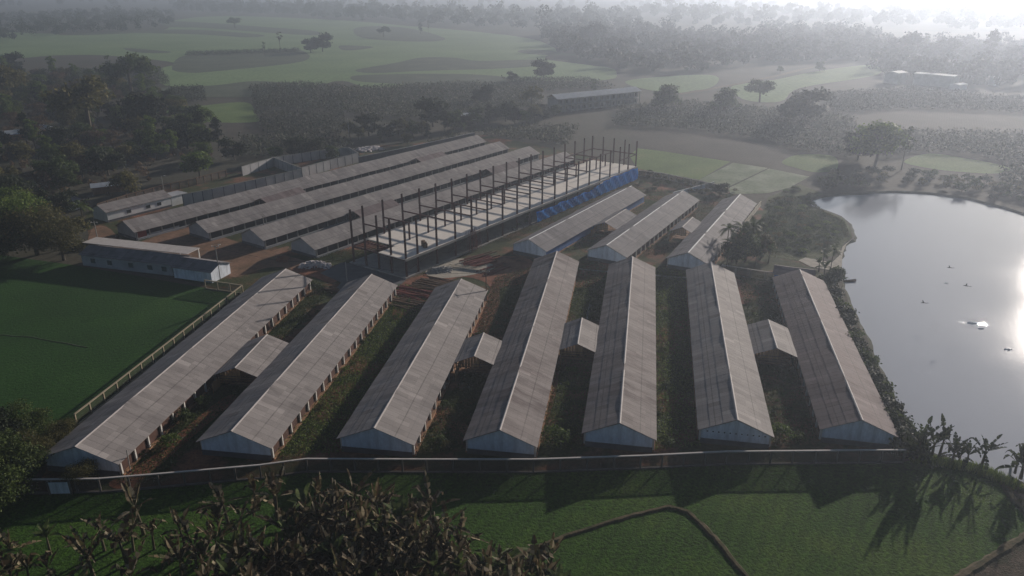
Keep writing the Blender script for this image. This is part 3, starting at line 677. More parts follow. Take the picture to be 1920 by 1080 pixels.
# roof shack left of office, huts in the wood
gable_house('tin_shack', (168,345), (232,338), 5.5, 'small shack with corrugated pale tin roof among trees behind the office', 'tin', 'brick', 2.2, 3.0)
gable_house('village_hut', (2,246), (45,242), 9, 'hut with rusty pale tin roof at the left picture edge', 'tin', 'brick', 2.4, 3.6)
gable_house('village_hut', (72,232), (95,238), 9, 'hut with light tin roof deep in the left wood', 'tin', 'greywall', 2.4, 4.0)
gable_house('village_hut', (108,258), (142,254), 8, 'hut with rusty brown roof in the left wood', 'roof_mauve', 'brick', 2.4, 3.8)
gable_house('village_hut', (118,372), (134,366), 6, 'small white hut beside the big tree left of the office', 'roof_dark', 'white', 2.6, 3.6)
gable_house('field_hut', (860,213), (892,210), 8, 'low hut with pale tin roof hidden in the tree belt behind the sheds', 'tin', 'greywall', 2.2, 3.2)
gable_house('pond_store', (1452,497), (1530,507), 6.5, 'low blue walled store at the pond side behind the rightmost front shed', 'roof_mauve', 'tarp', 2.3, 3.3)
# two storey school like building in the haze
a = W(1034,178,8.6); b = W(1192,163,8.6); d = b-a; L = d.length; th = math.atan2(d.x,d.y)
t = empty('school_building', (a.x,a.y,0), -th, 'long two storey building with metal roof standing in the haze beyond the sheds', 'building')
k = MB(); hw = 5.2; k.box(-hw+.5, hw-2, 1, L-1, 0, 6.8); k.build('wall', 'greywall', t)
roof_parts(t, L, hw, 6.9, 8.8, 'tin', sheetw=3)
k = MB(); k.box(hw-2, hw-.2, 1, L-1, 3.2, 3.45); k.build('balcony', 'concrete', t)
for i in range(15):
    y = 1.2+(L-2.6)*i/14; k = MB(); k.box(hw-.5, hw-.2, y, y+.3, 0, 6.9); k.build('column', 'pillar_grey', t)
for i in range(14):
    y = 2.2+(L-2.6)*i/14
    for z in (.8, 4.2): k = MB(); k.box(hw-1.98, hw-1.95, y, y+2.2, z, z+1.8); k.build('window', 'glass', t)
# far white roofs on the right
gable_house('white_warehouse', (1720,135), (1797,141), 11, 'long white roofed warehouse far right in the haze', 'white', 'greywall', 7.2, 7.6)
gable_house('far_house', (1672,134), (1690,132), 10, 'small white roofed house in the far trees left of the warehouse', 'white', 'greywall', 7, 7.8)
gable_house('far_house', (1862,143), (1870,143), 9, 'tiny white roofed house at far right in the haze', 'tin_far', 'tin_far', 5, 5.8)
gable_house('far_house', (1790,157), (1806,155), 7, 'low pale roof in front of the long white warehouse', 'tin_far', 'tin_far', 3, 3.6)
# ------------------------------------------------------------------ poles, piles and small things
def upole(name, px, h, label, arms=0, lamp=False, lean=0.0, mat='pole'):
    p = W(*px); t = empty(name, p, 0, label, 'pole')
    k = MB(); k.tube([(0,0,0),(lean,0,h)], [.14,.09], 8); k.build('shaft', mat, t)
    for i in range(arms):
        k = MB(); k.box(-.8,.8,-.05,.05,h-.5-i*.8,h-.38-i*.8); a = k.build('crossarm', mat, t)
        for x in (-.7, 0, .7):
            k = MB(); k.tube([(x,0,h-.38-i*.8),(x,0,h-.18-i*.8)], .05, 6); k.build('insulator', 'white', a)
    if lamp:
        k = MB(); k.beam((0,0,h-.1),(1.0,0,h+.1),.07); a = k.build('lamp_arm', mat, t)
        k = MB(); k.box(.7,1.2,-.1,.1,h+.0,h+.1); k.build('lamp_head', 'white', a)
    return t
upole('utility_pole', (186,461), 6.5, 'thin concrete pole between the big left tree and the rearmost shed', 1)
upole('utility_pole', (413,523), 8.0, 'tall utility pole beside the end of the dark roofed store', 1, True)
upole('utility_pole', (651,528), 4.6, 'short concrete pole on the grey access road in front of the steel frame', 0)
upole('utility_pole', (912,566), 7.0, 'thin dark utility pole at the far corner of the third front shed', 1, mat='timber')
upole('lamp_pole', (308,362), 5.5, 'lamp pole behind the white office roof', 0, True)
upole('utility_pole', (655,262), 9.0, 'slim pole standing by the pale rubble behind the rear concrete wall', 0)
upole('utility_pole', (496,432), 4.0, 'small thin post between the third and fourth rear sheds', 0)
upole('utility_pole', (362,905), 5.0, 'thin pole next to the leftmost front shed by the front fence', 0) if False else None
k = MB(); k.tube([(0,0,0),(.1,0,3.4)], .07, 6); o = k.build('drain_pipe', 'pillar_grey'); o.location = W(245,884); tag(o, 'thin upright pipe leaning beside the leftmost front shed near the front fence', 'pipe')
# twisted wires between the two front poles
pa = W(413,523)+Vector((0,0,7.4)); pb = W(651,528)+Vector((0,0,4.5)); pc_ = W(912,566)+Vector((0,0,6.5))
for q0, q1, lab in ((pa,pb,'thin sagging power cable from the store pole to the access road pole'),(pb,pc_,'thin sagging power cable from the access road pole to the third front shed pole')):
    k = MB(); k.tube([q0.lerp(q1,i/14)-Vector((0,0,math.sin(math.pi*i/14)*1.3)) for i in range(15)], .025, 4)
    tag(k.build('power_cable', 'black'), lab, 'cable')
# pile of white filled sacks
def pile(name, px0, px1, wd, n, size, mat, label, cat, hmax=1.5, kind=None):
    a = W(*px0); b = W(*px1); k = MB(); d = b-a; r = Vector((d.y,-d.x,0)).normalized()
    for i in range(n):
        f = random.random(); g = random.gauss(0,.4); c = a+d*f+r*g*wd
        z = max(0, hmax*(1-abs(g)*.9)*(0.55+.45*math.sin(math.pi*f)))*random.random()**.6
        s = size*random.uniform(.7,1.3); rot = random.uniform(0,3.14); u = Vector((math.cos(rot),math.sin(rot),random.uniform(-.3,.3)))*s; v = Vector((-u.y,u.x,0))*.6
        h = Vector((0,0,s*.45)); c = Vector((c.x,c.y,z))
        k.hexa([c-u-v, c+u-v, c+u+v, c-u+v, c-u*.7-v*.7+h, c+u*.7-v*.7+h, c+u*.7+v*.7+h, c-u*.7+v*.7+h])
    o = k.build(name, mat); tag(o, label, cat, kind=kind); return o
pile('sack_pile', (563,500), (620,500), 1.6, 420, .28, 'sack', 'heap of pale white filled sacks on red ground in front of the rear sheds', 'sacks', 1.5)
pile('brick_pile', (520,488), (542,488), 1.4, 260, .25, 'reddirt', 'low red brick stack left of the white sack heap', 'bricks', 1.2)
pile('rubble_heap', (672,283), (712,278), 4.0, 300, .6, 'sack', 'pale rubble heap behind the rear concrete wall', 'rubble', 1.0)
pile('rubble_heap', (1040,660), (1052,640), .8, 60, .2, 'brick', 'small heap of brown rubble under the link shed right of the longest front shed', 'rubble', .5)
def rods(name, px, ln, ang, n, wd, mat, label, rad=.09, spread=.1, cat='steel'):
    c = W(*px); k = MB(); 
    for i in range(n):
        a = ang+random.gauss(0,spread); u = Vector((math.sin(a),math.cos(a),0)); v = Vector((u.y,-u.x,0))
        o = v*random.uniform(-wd,wd)+u*random.uniform(-.6,.6); z = random.uniform(.1,.55); l = ln*random.uniform(.75,1.05)
        k.beam(o-u*l/2+Vector((0,0,z)), o+u*l/2+Vector((0,0,z+random.uniform(-.08,.08))), rad*2)
    t = k.build(name, mat); t.location = c; return tag(t, label, cat)
rods('steel_beams', (900,492), 8, thB+.25, 20, 2.6, 'rust', 'stack of dark red steel beams on the sandy ground right of the frame building', .12, .06)
rods('steel_beams', (932,506), 8, thB+.15, 9, 2.6, 'rust', 'loose row of red steel sections lying below the larger beam stack', .10, .03)
rods('steel_beams', (905,484), 9, thB+.3, 4, 1.5, 'timber', 'few long dark beams lying across the beam stack', .12, .05)
rods('timber_pile', (815,535), 9, 2.1, 26, 3.2, 'timber', 'brown timber poles lying between the second and third front sheds', .10, .12, 'timber')
rods('timber_pile', (775,552), 10, 2.0, 26, 2.6, 'rust', 'reddish planks lying beside the far end of the second front shed', .10, .1, 'timber')
rods('timber_pile', (770,572), 9, 1.95, 18, 2.2, 'timber', 'dark planks nearest the second front shed wall', .12, .08, 'timber')
rods('timber_pile', (625,545), 4, 2.1, 10, 1.2, 'timber', 'few boards on the ground right of the leftmost front shed', .10, .3, 'timber')
rods('bamboo_poles', (880,505), 10, 1.9, 5, .8, 'sand', 'pale long bamboo poles lying on the sandy building ground', .05, .05, 'poles')
pile('sand_heap', (810,508), (846,506), 1.3, 200, .4, 'concrete', 'pale grey gravel heap at the foot of the steel frame', 'gravel', .9)
# concrete path edge / drain pipe
strip('drain', dense([(1108,560),(1100,600),(1095,640)],3), .35, .12, 'concrete', smooth=False)
# canoe moored on the shore and small hull further up
def canoe(px, rz, L, label):
    k = MB(); vs = []; n = 12
    for i in range(n+1):
        f = i/n; wd = .45*math.sin(math.pi*min(1, f*.92+.06))**.6; y = (f-.5)*L; z = .28+.25*abs(2*f-1)**3
        vs += [(-wd,y,z),(-wd*.6,y,.02),(wd*.6,y,.02),(wd,y,z),(wd*.85,y,z-.02),(wd*.5,y,.10),(-wd*.5,y,.10),(-wd*.85,y,z-.02)]
    k.add(vs, [(i*8+j, i*8+(j+1)%8, (i+1)*8+(j+1)%8, (i+1)*8+j) for i in range(n) for j in range(8)]+[tuple(range(8)), tuple(n*8+j for j in range(8))[::-1]])
    p = W(*px, WATER_Z); t = k.build('canoe', 'timber'); t.location = (p.x,p.y,WATER_Z-.02); t.rotation_euler = (0,0,rz); return tag(t, label, 'boat')
canoe((1588,528), R(98), 4.2, 'narrow dark wooden canoe moored at the pond bank behind the rightmost front shed')
canoe((1590,450), R(95), 3.4, 'small dark raft at the tip of the green bank')
# motorbike near rearmost shed
def motorbike(px, rz):
    t = empty('motorbike', W(*px), rz, 'motorbike parked in shade at the near end of the rearmost shed', 'motorbike')
    for y in (-.65,.65):
        k = MB(); k.tube([(.06*math.cos(0)-.06,y+.3*math.cos(a),.3+.3*math.sin(a)) for a in np.linspace(0,2*math.pi,13)], .05, 5); k.build('wheel', 'black', t)
    k = MB(); k.beam((0,-.6,.35),(0,.55,.5),.14,.25); k.beam((0,.65,.3),(0,.45,1.0),.07); k.build('body', 'steel', t)
    k = MB(); k.box(-.13,.13,-.6,.15,.72,.84); k.build('seat', 'black', t)
    k = MB(); k.beam((-.35,.42,1.0),(.35,.42,1.0),.05); k.build('handlebar', 'tin', t)
motorbike((222,450), 1.0)
# birds over the pond
def bird(px, z, rz, label):
    p = W(*px, z); t = empty('bird', p, rz, label, 'bird', 'birds flying over the pond')
    k = MB(); k.tube([(0,-.55,0),(0,-.25,.02),(0,.1,.03),(0,.4,.02),(0,.55,0)], [.02,.06,.09,.05,.02], 7); k.build('body', 'black', t, True)
    for s in (-1,1):
        k = MB(); k.add([(s*.08,.25,.04),(s*.9,.15,.42),(s*1.6,-.25,.30),(s*.85,-.15,.38),(s*.08,-.15,.03)], [(0,1,3,4),(1,2,3)]); 
        o = k.build('wing', 'black', t); o.scale = (.6,.6,.6); m = o.modifiers.new('t','SOLIDIFY'); m.thickness = .03
    k = MB(); k.add([(-.05,-.5,0),(.05,-.5,0),(.14,-.85,0),(-.14,-.85,0)],[(0,1,2,3)]); o = k.build('tail','black',t); m = o.modifiers.new('t','SOLIDIFY'); m.thickness=.02
bird((1781,502), 6, R(80), 'dark bird flying over the pond, highest of the three')
bird((1812,536), 6, R(60), 'dark bird flying over the pond, closest to the sun glare')
bird((1732,568), 6, R(85), 'dark bird flying low over the pond, leftmost of the three')
# splashes where fish or aerator break the surface
def splash(px, r, n, label):
    p = W(*px, WATER_Z); k = MB()
    for i in range(n):
        a = random.uniform(0,6.28); q = r*random.random()**.7; c = Vector((math.cos(a)*q*1.4, math.sin(a)*q*.8, .01)); s = random.uniform(.05,.18)
        k.add([c+Vector((s,0,0)), c+Vector((0,s*.6,0)), c+Vector((-s,0,0)), c+Vector((0,-s*.6,0)), c+Vector((0,0,s*.9))], [(0,1,4),(1,2,4),(2,3,4),(3,0,4)])
    for ring in (1.6,2.4,3.3):
        R_ = r*ring; N = 48; vs = []
        for i in range(N):
            for dr, z in ((-.16,0),(0,.018),(.16,0)): vs.append((math.cos(2*math.pi*i/N)*(R_+dr), math.sin(2*math.pi*i/N)*(R_+dr), z+.002))
        kk = MB(); kk.add(vs, [(i*3+j, ((i+1)%N)*3+j, ((i+1)%N)*3+j+1, i*3+j+1) for i in range(N) for j in range(2)])
        ripples.append((kk, p))
    o = k.build('splash', 'foam'); o.location = p; return tag(o, label, 'splash', kind='stuff')
ripples = []
splash((1822,606), .7, 60, 'white splash breaking the calm pond near the glare')
splash((1838,616), .5, 30, 'smaller white splash beside the larger one on the pond')
for kk, p in ripples[:3]:
    o = kk.build('ripple', 'water', None, True); o.location = p; tag(o, kind='stuff', label='round ripple ring around the splash on the pond', cat='ripple')
splash((1774,531), .3, 14, 'tiny white fleck on the pond below the highest bird')
splash((1890,656), .5, 26, 'white fleck on the pond near the right picture edge'); 

# ------------------------------------------------------------------ vegetation
def crown_mesh(name, mat, blobs, n, leaf, seed, flat=0.5, shell=0.55):
    """many leaf-sized quads grouped in clumps spread through the crown volume"""
    r = np.random.default_rng(seed); vs = []; fs = []
    bl = np.array([b[:3] for b in blobs]); rad = np.array([b[3] for b in blobs]); pr = rad**2; pr = pr/pr.sum()
    nc = max(6, n//16); ci = r.choice(len(bl), nc, p=pr)
    d = r.normal(size=(nc,3)); d /= np.linalg.norm(d, axis=1)[:,None]; d[:,2] = np.where(d[:,2] < -.35, -d[:,2]*.5, d[:,2])
    cen = bl[ci]+d*(rad[ci]*(shell+(1-shell)*r.random(nc)**.5))[:,None]*np.array([1,1,.8])
    per = n//nc; P = np.repeat(cen, per, 0); D = np.repeat(d, per, 0); cr = np.repeat(rad[ci]*.24, per)
    P = P+r.normal(size=P.shape)*cr[:,None]*np.array([1,1,.6])
    nn = D*.8+r.normal(size=P.shape)*.7+np.array([0,0,flat]); nn /= np.linalg.norm(nn,axis=1)[:,None]
    a = np.cross(nn, r.normal(size=P.shape)); a /= np.linalg.norm(a,axis=1)[:,None]; b = np.cross(nn, a)
    s = leaf*r.uniform(.55,1.35,len(P))[:,None]
    V = np.stack([P-a*s, P-b*s*.55, P+a*s, P+b*s*.55], 1).reshape(-1,3)
    me = bpy.data.meshes.new(name); k = len(P)
    me.vertices.add(4*k); me.vertices.foreach_set('co', V.ravel().astype('f'))
    me.loops.add(4*k); me.loops.foreach_set('vertex_index', np.arange(4*k, dtype='i'))
    me.polygons.add(k); me.polygons.foreach_set('loop_start', np.arange(0,4*k,4,dtype='i'))
    me.materials.append(M[mat]); me.update(calc_edges=True); return me
def trunk_mesh(h, r0, blobs, seed, mat='bark'):
    rr = random.Random(seed); k = MB(); top = Vector((rr.uniform(-.3,.3), rr.uniform(-.3,.3), h))
    k.tube([(0,0,-.2), (top.x*.4,top.y*.4,h*.5), top], [r0*1.3, r0, r0*.75], 7)
    for b in blobs[:7]:
        q = Vector(b[:3]); k.tube([top-Vector((0,0,h*.15*rr.random())), top.lerp(q,.5)+Vector((0,0,.3)), q], [r0*.6, r0*.35, r0*.12], 5)
    return k.mesh('trunk', mat)
def blobs_for(kind, seed):
    r = random.Random(seed); out = []
    if kind == 'round':
        for i in range(12): a = i*2.4; q = r.uniform(.7,3.0); out.append((math.cos(a)*q, math.sin(a)*q, 3.9+r.uniform(-1.9,2.6), r.uniform(1.4,2.3)))
    elif kind == 'spread':
        for i in range(11): a = i*2.4; q = r.uniform(1.5,4.6); out.append((math.cos(a)*q, math.sin(a)*q, 5.6+r.uniform(-1.6,1.6), r.uniform(1.3,2.1)))
    elif kind == 'tall':
        for i in range(9): a = i*2.4; q = r.uniform(.3,1.5); out.append((math.cos(a)*q, math.sin(a)*q, 4+i*.85, r.uniform(1.0,1.6)))
    elif kind == 'thin':
        for i in range(7): a = i*2.4; q = r.uniform(.3,1.6); out.append((math.cos(a)*q, math.sin(a)*q, 6+i*.8+r.uniform(-.5,.5), r.uniform(.6,1.05)))
    elif kind == 'bush':
        for i in range(6): a = i*2.4; q = r.uniform(.2,1.0); out.append((math.cos(a)*q, math.sin(a)*q, .9+r.uniform(-.3,.5), r.uniform(.6,1.0)))
    return out
PROTO = {}
def proto(key, kind, mat, n, leaf, seed, th=4.0, tr=.22, name='tree', shell=.55):
    b = blobs_for(kind, seed); t = bpy.data.objects.new(name, None); PROTO[key] = (t, crown_mesh('crown', mat, b, n, leaf, seed, shell=shell), trunk_mesh(th, tr, b, seed) if th else None, name)
proto('round1','round','leaf',3400,.36,1); proto('round2','round','leaf_bright',3400,.34,2); proto('round3','round','leaf_olive',3000,.33,3)
proto('round4','round','leaf_dark',3400,.38,4); proto('brown','round','leaf_brown',1500,.28,5)
proto('spread1','spread','leaf',2600,.36,6,5,.3); proto('spread2','spread','leaf_olive',1800,.34,7,5,.3)
proto('near1','round','leaf',9000,.19,31); proto('near2','round','leaf_bright',9000,.18,32); proto('near3','round','leaf_olive',9000,.16,33); proto('near4','round','leaf_dark',8000,.20,34)
proto('tall1','tall','leaf_dark',2000,.33,8,3); proto('tall2','tall','leaf_bright',2000,.30,9,3)
proto('thin1','thin','leaf_olive',520,.26,10,6,.16); proto('thin2','thin','leaf',700,.26,11,6,.16)
proto('bush1','bush','leaf',700,.16,12,.5,.06,'shrub'); proto('bush2','bush','leaf_dark',700,.17,13,.5,.06,'shrub'); proto('bush3','bush','leaf_bright',600,.15,14,.5,.06,'shrub')
proto('bush4','bush','leaf_olive',500,.15,15,.5,.06,'shrub')
proto('cone','tall','leaf_dark',900,.22,16,2,.1,'conifer_shrub')
def plant(key, pos, scale, label, cat, group=None, rz=None, zs=1.0, parts=True):
    _, cm, tm, name = PROTO[key]
    rz = random.uniform(0,6.28) if rz is None else rz
    if parts:
        t = empty(name, pos, rz, label, cat, group); t.scale = (scale,scale,scale*zs)
        link('crown', cm, t); 
        if tm: link('trunk', tm, t)
    else:
        t = link(name, cm); t.location = pos; t.rotation_euler = (0,0,rz); t.scale = (scale,scale,scale*zs); tag(t, label, cat, group)
    return t
def in_poly(x, y, poly):
    c = False; j = len(poly)-1
    for i in range(len(poly)):
        xi, yi = poly[i][:2]; xj, yj = poly[j][:2]
        if (yi > y) != (yj > y) and x < (xj-xi)*(y-yi)/(yj-yi)+xi: c = not c
        j = i
    return c
def scatter(px_poly, n, mind, tries=60, seed=1, rand=None):
    rr = random.Random(seed); pw_ = [W(*p) for p in px_poly]; xs = [p.x for p in pw_]; yy = [p.y for p in pw_]; out = []; grid = {}
    for _ in range(n*tries):
        if len(out) >= n: break
        x = rr.uniform(min(xs), max(xs)); y = rr.uniform(min(yy), max(yy))
        if not in_poly(x, y, pw_): continue
        g = (int(x//mind), int(y//mind)); ok = True
        for a in (-1,0,1):
            for b in (-1,0,1):
                for q in grid.get((g[0]+a,g[1]+b), ()):
                    if (q[0]-x)**2+(q[1]-y)**2 < mind*mind: ok = False
        if ok: out.append((x,y)); grid.setdefault(g, []).append((x,y))
    return out
def H_at(px, hpx):
    """height in metres of something hpx pixels tall whose base is at px"""
    p = W(*px); zc = p.y*math.cos(PITCH)+CAM_H*math.sin(PITCH); return hpx*zc/FPX/math.cos(PITCH), p
# single trees one can point to: (base px, height px, proto, proto height, label)
PH = dict(round1=8.2,round2=8.2,round3=8.2,round4=8.2,brown=8.2,spread1=9,spread2=9,tall1=12,tall2=12,thin1=12,thin2=12,bush1=2.2,bush2=2.2,bush3=2.2,bush4=2.2,cone=12)
for px, hp, key, lab in [
 ((441,53),20,'spread1','lone bushy tree on the dark island in the farthest green field'),
 ((526,96),34,'thin1','bare thin tree in the middle of the far plain'),
 ((497,104),24,'thin2','leaning stick-like tree on the dark crop plot in the plain'),
 ((583,99),26,'round4','low dark round tree left of its taller twin on the green plain'),
 ((605,97),34,'round4','taller dark round tree of the pair on the green plain'),
 ((720,70),20,'spread1','small flat topped tree on the far dark plot'),
 ((789,64),20,'tall1','slim far tree, left one of the thin pair'),
 ((804,64),18,'thin1','slim bare far tree, right one of the thin pair'),
 ((1019,149),38,'round4','dark tree leaning right at the edge of the pale green field'),
 ((961,152),18,'round4','small dark tree left of the leaning dark tree'),
 ((906,196),36,'round4','dark rounded tree in the banana plantation behind the rear sheds'),
 ((996,207),46,'spread2','open crowned tree with pale branches left of the two storey building'),
 ((812,238),56,'round4','tall dark tree rising over the belt behind the rear sheds'),
 ((692,255),44,'round4','dark tree at the left end of the belt behind the rear sheds'),
 ((1113,190),40,'thin2','thin tree with small crown in front of the metal roof of the two storey building'),
 ((1142,188),26,'thin1','thin leaning tree over the roof of the two storey building'),
 ((1246,206),48,'round1','bushy tree right of the two storey building'),
 ((1357,210),46,'round1','rounded tree left of the two trunked tree'),
 ((1424,192),42,'spread1','two trunked flat tree standing against the pale green field'),
 ((1508,230),66,'round4','large dense dark tree right of the two trunked tree'),
 ((1478,228),44,'round4','dark tree leaning on the large dense dark tree'),
 ((1640,312),84,'round2','big bushy light green tree above the far pond bank'),
 ((1608,300),60,'round4','dark tree on the left of the big bushy tree at the pond'),
 ((1690,318),78,'thin2','loose dark tree leaning right of the big bushy tree at the pond'),
 ((1622,100),38,'tall1','tall pale tree silhouette in the right hand mist'),
 ((1690,112),50,'round4','big round tree silhouette in mist above the white roofs'),
 ((1765,118),46,'round4','wide tree silhouette behind the long white warehouse'),
 ((1850,122),60,'tall1','tall tree silhouette in mist near the right picture edge'),
 ((1905,128),44,'round4','tree silhouette cut by the right picture edge in the mist'),
 ((1732,105),40,'thin2','slender tree silhouette in mist over the warehouse'),
 ((1536,134),18,'round1','small bush beside the pale far road'),
 ((1463,136),12,'round1','tiny bush on the pale far road'),
 ((1110,88),44,'round4','broad hazy tree clump in front of the misty wood, centre'),
 ((248,178),74,'spread1','tall dark spreading tree at the upper edge of the left wood'),
 ((206,142),36,'thin2','light branching tree at the top left of the left wood'),
 ((24,135),36,'round4','dark tree at the top left corner of the left wood'),
 ((10,200),80,'round3','yellow green round tree at the left picture edge'),
 ((170,255),112,'spread2','very large brown green spreading tree in the middle of the left wood'),
 ((275,250),72,'round4','dark tree at the right edge of the left wood'),
 ((363,262),50,'round1','green tree beside the small light green field'),
 ((410,278),56,'tall1','narrow green tree with bare trunk at the corner of the wood'),
 ((330,262),44,'round1','round crowned tree behind the narrow corner tree'),
 ((238,372),50,'round3','pale olive tree right beside the tin roofed shack'),
 ((375,335),52,'round2','fresh green small tree behind the concrete wall'),
 ((440,300),44,'round4','dark rounded shrub tree behind the rear concrete wall, left one'),
 ((555,296),42,'round4','dark rounded tree behind the rear concrete wall, middle one'),
 ((588,294),36,'round4','dark rounded tree behind the rear concrete wall, right one'),
 ((520,300),26,'round2','low bright green shrub tree behind the rear concrete wall'),
 ((625,300),28,'round1','olive green tree before the pale rubble heap'),
 ]:
    h, p = H_at(px, hp); s = h/PH[key]; cat = 'tree'
    plant(key, p, s, lab, cat)
# tree belt behind the rear sheds
belt = [(650,262,34),(668,268,30),(722,266,34),(745,262,40),(770,260,34),(788,258,30),(832,256,34),(850,250,44),(872,246,34),(890,240,40),(915,236,30),(930,228,26),(948,232,44),(965,236,36),(985,236,30),(1003,232,36),(1020,228,34),(1040,222,26),(708,276,22),(760,276,24),(800,270,26),(840,266,22)]
ORD = 'first second third fourth fifth sixth seventh eighth ninth tenth eleventh twelfth thirteenth fourteenth fifteenth sixteenth seventeenth eighteenth nineteenth twentieth'.split()+['twenty first','twenty second','twenty third']
for i, (x, y, hp) in enumerate(sorted(belt)):
    h, p = H_at((x,y), hp); plant(random.choice(['round4','round4','tall1','round1','round3']), p+Vector((0,6,0)), h/9.5, ORD[i]+' dark tree from the left in the belt behind the rear sheds', 'tree', 'trees in the belt behind the rear sheds')
# wood on the left
WOOD = [(-260,150),(0,140),(160,150),(300,178),(330,215),(420,262),(440,300),(330,330),(250,352),(240,368),(165,372),(150,400),(80,440),(-60,470),(-300,420)]
huts = [W(*p) for p in ((22,248),(85,238),(125,258),(200,345),(125,375))]
for i, (x, y) in enumerate(scatter(WOOD, 290, 5.2, seed=5)):
    if min(math.hypot(x-q.x, y-q.y) for q in huts) < 10 or any(0 < q.y-y < 16 and abs(x-q.x-(y-q.y)*q.x/q.y) < 7 for q in huts): continue
    key = random.choice(['round1','round1','round4','round4','round3','brown','brown','tall1','spread2','round2','spread1','tall2'])
    kk = {'round1':'mid green','round4':'dark green','round3':'olive','brown':'reddish brown half bare','tall1':'narrow dark green','spread2':'wide olive','round2':'bright green','spread1':'wide dark green','tall2':'narrow bright green'}[key]
    plant(key, (x,y,0), random.uniform(.85,1.35), kk+' tree among the crowded wood left of the sheds', 'tree', kk+' trees of the left wood')
# big leafy trees by the left edge in front of the wood
for px, s, key, lab in [((70,478),1.89,'near3','huge olive feathery tree overhanging the dark roofed store'),((20,470),1.83,'near2','large bright green tree at the left edge above the green field'),
    ((120,488),1.40,'near3','olive tree touching the left end of the dark roofed store'),((-10,492),1.59,'near1','dark green tree at the left picture edge over the green field'),
    ((60,430),1.52,'near2','bright green crown behind the huge olive tree'),((30,398),1.46,'near4','dark tree behind the bright green tree at the left edge'),((140,462),1.0,'spread2','wide olive crown between the huge tree and the store roof')]:
    plant(key, W(*px), s, lab, 'tree')
# corner cluster at the near left
for px, s, key, lab in [((30,905),1.04,'near1','bushy dark green tree in the near left corner cluster, largest crown'),((62,872),0.70,'near3','olive tree in the near left corner right against the boundary fence'),
    ((-20,860),0.98,'near4','dark tree at the left picture edge of the near corner cluster'),((60,830),0.76,'near1','green tree behind the near left corner cluster'),
    ((-10,960),0.92,'near1','low green tree at the near left corner by the rice field'),((160,908),0.50,'near3','small tree with wispy crown in front of the leftmost shed gable'),((120,836),0.55,'near3','small olive tree leaning over the left boundary fence')]:
    plant(key, W(*px), s, lab, 'tree')
# hedge of round shrubs on the pond bank
hp_ = [(1552,540),(1563,556),(1575,575),(1584,594),(1592,612),(1600,632),(1608,650),(1616,668),(1624,686),(1632,704),(1641,722),(1650,740),(1658,758),(1667,776),(1676,794),(1684,812),(1692,830),(1700,846),(1712,852)]
for i, p in enumerate(hp_):
    for j in range(2):
        q = W(p[0]-4-(0 if j else 6), p[1]+j*4)+Vector((random.uniform(-.3,.3),random.uniform(-.3,.3),-.1))
        plant('bush2' if (i+j)%3 else 'bush1', q, random.uniform(1.2,1.6), ORD[i]+(' shed side' if j else ' water side')+' shrub of the pond hedge, counted from its far end', 'shrub', 'shrubs of the hedge along the pond')
# shrubs on the scrubby bank
SCR = [(1445,372),(1490,352),(1520,368),(1525,392),(1560,415),(1575,440),(1560,460),(1540,475),(1480,476),(1440,450),(1425,410)]
for i, (x, y) in enumerate(scatter(SCR, 70, 2.2, seed=9)):
    plant(random.choice(['bush1','bush4','bush1','bush3']), (x,y,0), random.uniform(.45,1.05), 'low tangled shrub on the green scrub bank left of the pond', 'shrub', 'shrubs on the scrub bank', zs=.7)
for i, (x, y) in enumerate(scatter([(1180,315),(1200,322),(1340,350),(1380,355),(1375,372),(1330,372),(1270,356),(1215,362),(1190,345)], 34, 2.4, seed=10)):
    plant(random.choice(['bush2','bush1','bush4']), (x,y,0), random.uniform(.5,.9), 'shrub between the middle three sheds and the far fence', 'shrub', 'shrubs before the far fence', zs=.8)
for i, x in enumerate(range(1214,1345,11)):
    y = 333+(x-1196)*27/149; plant('cone', W(x, y+3), random.uniform(.16,.24), ORD[i]+' small dark conifer from the left in the row along the far fence', 'shrub', 'conifer row along the far fence')
plant('round4', W(1352,364), .50, 'dense dark cone shaped tree at the end of the conifer row', 'tree'); plant('round4', W(1342,362), .35, 'low dark tree beside the cone shaped tree', 'tree'); plant('bush2', W(1218,328), 1.0, 'dark shrub hanging over the far fence next to the blue tarpaulin', 'shrub')
# far bank of the pond
for i, (x, y) in enumerate(scatter([(1530,335),(1640,322),(1760,330),(1900,350),(1960,362),(1960,390),(1900,385),(1800,360),(1700,348),(1600,352),(1540,362)], 45, 4.0, seed=12)):
    plant(random.choice(['bush1','bush2','bush4']), (x,y,0), random.uniform(.9,1.7), 'dark shrub on the far bank of the pond', 'shrub', 'shrubs on the far pond bank')
# weeds between the front sheds
weeds = [((1043,830),1.4,'bush3','rounded light green shrub between the fourth and fifth front sheds'),((1248,838),.8,'bush1','small shrub right of the fifth front shed gable'),((1465,820),1.2,'bush3','tall weed shrub between the two rightmost front sheds'),
 ((1500,828),.8,'bush1','low weed shrub near the rightmost front shed gable'),((815,838),1.0,'bush1','weed clump right of the third front shed gable'),((840,845),.7,'bush4','small weed clump between third and fourth front gables'),
 ((350,790),1.1,'bush1','leafy weed clump between the two leftmost front sheds'),((320,835),1.0,'bush3','bright weed clump left of the second front shed gable'),((385,760),.9,'bush1','weed clump midway between the two leftmost front sheds')]
for px, s, key, lab in weeds: plant(key, W(*px), s, lab, 'shrub')
rowsx = [((212,885),(400,715)),((610,570),(560,640)),((560,790),(760,565)),((800,820),(860,740)),((880,600),(920,660)),((1040,800),(1070,690)),((1095,590),(1110,520)),((1245,820),(1240,560)),((1455,800),(1440,700)),((1400,590),(1420,540)),((960,440),(1000,400)),((1060,470),(1110,440)),((1215,470),(1260,430))]
